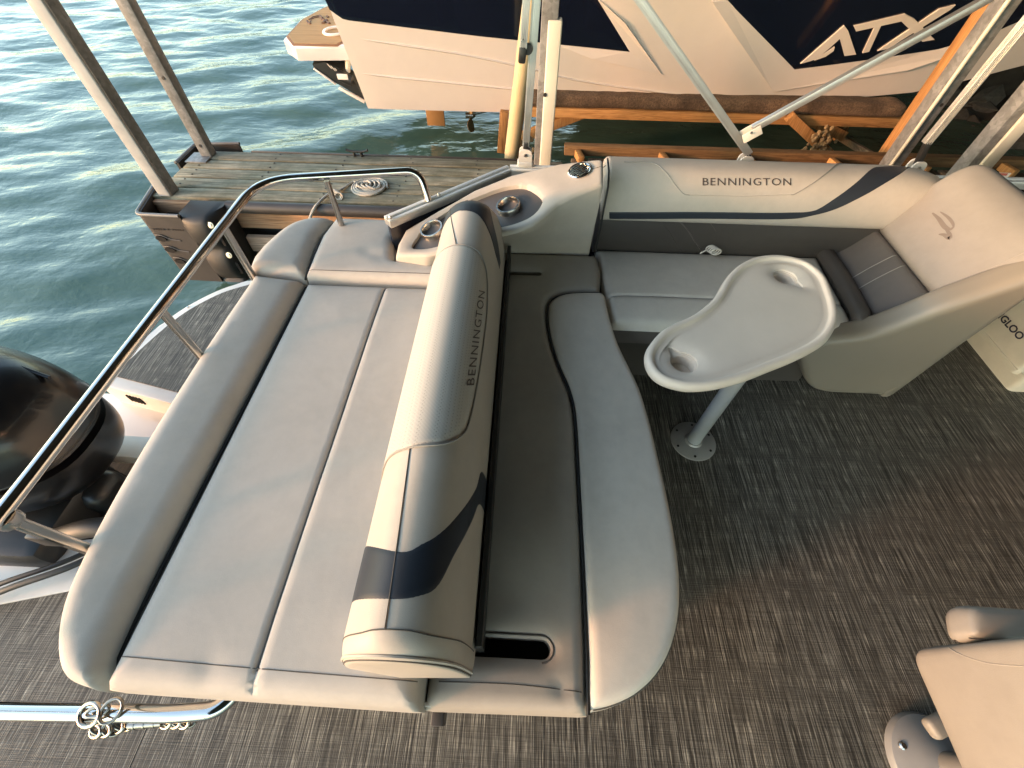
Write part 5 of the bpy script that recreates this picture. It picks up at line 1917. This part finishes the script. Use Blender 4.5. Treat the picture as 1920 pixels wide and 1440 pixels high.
box('rail_bracket', (-1.10, 0.268, 0.66), (0.05, 0.02, 0.06), BLACK, sr)
for z in (RZ - 0.02,):
    lathe('rail_collar', [(0.022, -0.012), (0.024, 0.0), (0.022, 0.012)], (-1.083, 0.272, z), BRUSHED, sr, 14)

# ---- near grab rail and its chain -----------------------------------------------
gr_ = tube('grab_rail', fillet([(-1.60, -0.075, 0.40), (-0.80, -0.052, 0.40), (-0.69, -0.040, 0.40), (-0.62, 0.06, 0.40)], 0.03, 6), 0.0195, CHROME, None, seg=18)
tag(gr_, 'thick polished rail across the stern gate in the left foreground', 'rail')
v, f = [], []


def link_ring(c, ax, L, W, r):
    ax = Vector(ax).normalized()
    sd = ax.cross(Vector((0.2, -0.3, 1))).normalized()
    tube_geo([Vector(c) + ax * L * math.cos(a) + sd * W * math.sin(a) for a in np.linspace(0, 2 * math.pi, 16, endpoint=False)], r, 7, True, v, f)


link_ring(at(168, 1340, 0.425), (1, 0.1, 0.25), 0.030, 0.024, 0.0055)
link_ring(at(208, 1333, 0.43), (0.5, 1, 0.2), 0.026, 0.020, 0.004)
link_ring(at(183, 1333, 0.43), (1, 0.3, 0.0), 0.024, 0.010, 0.004)
cpts = [(180, 1366), (188, 1358), (198, 1364), (210, 1361), (222, 1357), (231, 1350), (240, 1352), (248, 1345)]
for k, (u, w_) in enumerate(cpts):
    link_ring(at(u, w_ + 5, 0.385), (1, 0.25 * (-1) ** k, 0.5 * (-1) ** k), 0.019, 0.013, 0.0046)
for k, (u, w_) in enumerate([(311, 1350), (320, 1344), (329, 1349), (337, 1344), (345, 1350), (352, 1346)]):
    link_ring(at(u, w_ + 5, 0.375), (1, 0.3 * (-1) ** k, 0.5 * (-1) ** k), 0.017, 0.012, 0.0044)
a_, b_ = at(244, 1357, 0.39), at(306, 1352, 0.385)
tube_geo([a_, b_], 0.012, 12, False, v, f)
for k in range(3):
    tube_geo([a_.lerp(b_, 0.15 + 0.3 * k), a_.lerp(b_, 0.2 + 0.3 * k)], 0.0132, 12, False, v, f)
tag(pydata('safety_chain', v, f, CHAINM, None, smooth=60), 'steel gate chain with clip hanging from the thick foreground rail', 'chain')

# ---- outboard motor -------------------------------------------------------------
om = empty('outboard_motor', (-1.75, 0.64, -0.6), 'glossy black outboard motor behind the stern at the left edge', 'motor')


def sq(c, e):
    return math.copysign(abs(c) ** e, c)


def cowl(name, c, a, b, h, z0, z1, m, e1=0.72, e2=0.78, n1=56, n2=26):
    v, f = [], []
    for j in range(n2):
        q = z0 + (z1 - z0) * j / (n2 - 1)
        for i in range(n1):
            w = 2 * math.pi * i / n1
            cz = math.cos(q) if abs(math.cos(q)) > 1e-6 else 0.0
            x = a * sq(cz, e1) * sq(math.cos(w), e2)
            y = b * sq(cz, e1) * sq(math.sin(w), e2)
            y *= 1.0 - 0.10 * (x / a)
            z = h * sq(math.sin(q), e1)
            z -= 0.03 * (x / a) ** 2 * (1 if z > 0 else 0)
            v.append((c[0] + x, c[1] + y, c[2] + z))
    for j in range(n2 - 1):
        for i in range(n1):
            k = (i + 1) % n1
            f.append((j * n1 + i, j * n1 + k, (j + 1) * n1 + k, (j + 1) * n1 + i))
    f += [tuple(range(n1))[::-1], tuple((n2 - 1) * n1 + i for i in range(n1))]
    return pydata(name, v, f, m, om, smooth=55)


MC = (-1.97, 0.71, 0.30)
cowl('cowl_top', MC, 0.425, 0.285, 0.37, 0.10, math.pi / 2 - 0.02, BLACK_G)
cowl('cowl_lower', (MC[0], MC[1], MC[2] - 0.004), 0.420, 0.280, 0.24, -1.35, 0.085, BLACK_G)
ring = []
for i in range(64):
    w = 2 * math.pi * i / 64
    x = 0.418 * sq(math.cos(w), 0.78)
    y = 0.280 * sq(math.sin(w), 0.78) * (1 - 0.10 * (x / 0.42))
    ring.append((MC[0] + x, MC[1] + y, MC[2] + 0.055))
tube('cowl_seam', ring, 0.006, RUBBER, om, closed=True, seg=8)
for s_ in (-1, 1):
    tube('cowl_crease', catmull([(MC[0] + 0.36, MC[1] + s_ * 0.12, MC[2] + 0.225), (MC[0] + 0.1, MC[1] + s_ * 0.15, MC[2] + 0.335), (MC[0] - 0.3, MC[1] + s_ * 0.15, MC[2] + 0.31)], 8), 0.007, BLACK_G, om, seg=8)
box('tilt_bracket', (-2.0, 0.55, -0.12), (0.55, 0.42, 0.40), BLACK, om, bev=0.05)
beam('midsection', (-1.78, 0.645, 0.05), (-1.78, 0.645, -1.1), 0.16, 0.24, BLACK, om, up=(1, 0, 0), bev=0.05, seg=3)
tube('rigging_hose', catmull([(-1.66, 0.42, 0.10), (-1.50, 0.44, 0.16), (-1.36, 0.46, 0.12), (-1.24, 0.48, 0.0), (-1.16, 0.48, -0.16)], 8), 0.034, RUBBER, om, seg=14)
tube('fuel_hose', catmull([(-1.90, 0.18, 0.03), (-1.72, 0.245, 0.09), (-1.55, 0.32, 0.10), (-1.45, 0.42, 0.06), (-1.40, 0.50, -0.05)], 8), 0.011, RUBBER, om, seg=10)
tube('fuel_hose', catmull([(-1.93, 0.20, 0.03), (-1.76, 0.265, 0.08), (-1.60, 0.34, 0.08), (-1.50, 0.44, 0.04)], 8), 0.009, RUBBER, om, seg=10)

# ---- canopy frame ---------------------------------------------------------------
cf = empty('canopy_frame', (0.8, 1.9, 0.75), 'folding aluminium canopy frame poles mounted on the boat fence', 'canopy frame')


def pole(p0, p1, w=0.030, m=ALU, ridges=True, d=0.026):
    p0, p1 = Vector(p0), Vector(p1)
    bm = bmesh.new()
    R = frame_rot(p0, p1, (0, 1, 0))
    L = (p1 - p0).length
    add_box(bm, (p0 + p1) / 2, (L, w * 0.92, d * 0.92), R, 0.004)
    if ridges:
        for k in range(4):
            for sgn in (-1, 1):
                add_box(bm, (p0 + p1) / 2 + R @ Vector((0, w * (-0.36 + 0.24 * k), sgn * d * 0.47)), (L, w * 0.10, 0.004), R, 0)
            for sgn in (-1, 1):
                add_box(bm, (p0 + p1) / 2 + R @ Vector((0, sgn * w * 0.47, d * (-0.36 + 0.24 * k))), (L, 0.004, d * 0.10), R, 0)
    return frombm('pole', bm, m, cf, smooth=30)


YR = 2.075
def mount(u, v_, top):
    p = atY(u, v_, YR)
    p.z = 0.692
    R = Matrix.Identity(3)
    m_ = box('mount', p + Vector((0, 0, 0.012)), (0.075, 0.05, 0.024), LABEL_W, cf, bev=0.008, seg=3)
    for sy in (-0.016, 0.016):
        prism('mount_cheek', round_poly([(-0.032, 0.0), (0.032, 0.0), (0.030, 0.06), (-0.030, 0.06)], [0.004, 0.004, 0.026, 0.026], 6), -0.004, 0.004, LABEL_W, m_, 0.0, xf=Matrix.Translation(p + Vector((0, sy, 0.02))) @ Matrix.Rotation(rad(90), 4, 'X'))
    lathe('mount_pin', [(0.007, -0.026), (0.007, 0.026)], p + Vector((0, 0, 0.055)), BRUSHED, m_, 10, xf=Matrix.Rotation(rad(90), 3, 'X'))
    return p + Vector((0, 0, 0.055))


m1 = mount(985, 300, None)
pt1 = atY(1010, -60, YR)
pole(m1 + Vector((0.0, 0, 0.035)), m1.lerp(pt1, 1.0), 0.030)
beam('hinge', m1, m1 + Vector((0.002, 0, 0.055)), 0.026, 0.030, BLACK, cf, up=(0, 1, 0), bev=0.006)
ha, hb = atY(980, 112, YR - 0.035), atY(991, -60, YR - 0.035)
pole(atY(981, 90, YR - 0.035), hb, 0.026)
beam('hinge', atY(978, 118, YR - 0.035), atY(981, 86, YR - 0.035), 0.030, 0.034, BLACK, cf, up=(0, 1, 0), bev=0.008)
lathe('hinge_knob', [(0.017, -0.012), (0.020, 0.0), (0.017, 0.012)], atY(990, 92, YR - 0.03), BLACK, cf, 16, xf=Matrix.Rotation(rad(90), 3, 'X'))
lathe('rivet', [(0.006, 0), (0.005, 0.004)], atY(980, 77, YR - 0.052), BRUSHED, cf, 10, xf=Matrix.Rotation(rad(90), 3, 'X'))
m2 = mount(1398, 300, None)
p2a, p2b = atY(1404, 288, YR), atY(1165, -50, YR)
pole(p2a, p2b, 0.030)
beam('hinge', m2, p2a, 0.024, 0.026, BLACK, cf, up=(0, 1, 0), bev=0.004)
p3a, p3b = atY(1410, 242, YR - 0.012), atY(1905, -32, YR - 0.012)
pole(p3a, p3b, 0.032, ridges=False)
for sy in (-0.03, 0.012):
    q = atY(1400, 250, YR - 0.012)
    Rr = frame_rot(p3a, p3b, (0, 1, 0))
    box('clamp', q + Vector((0.012, sy, 0.008)), (0.075, 0.040, 0.006), LABEL_W, cf, rot=Rr, bev=0.002)
lathe('rivet', [(0.006, 0), (0.005, 0.004)], atY(1409, 249, YR - 0.05), BRUSHED, cf, 10, xf=Matrix.Rotation(rad(90), 3, 'X'))
m3 = mount(1722, 306, None)
p4a, p4b = atY(1737, 268, YR), atY(1990, -40, YR)
pole(p4a, p4b, 0.034)
beam('hinge', m3, p4a + Vector((0.003, 0, 0.008)), 0.026, 0.028, BLACK, cf, up=(0, 1, 0), bev=0.006)
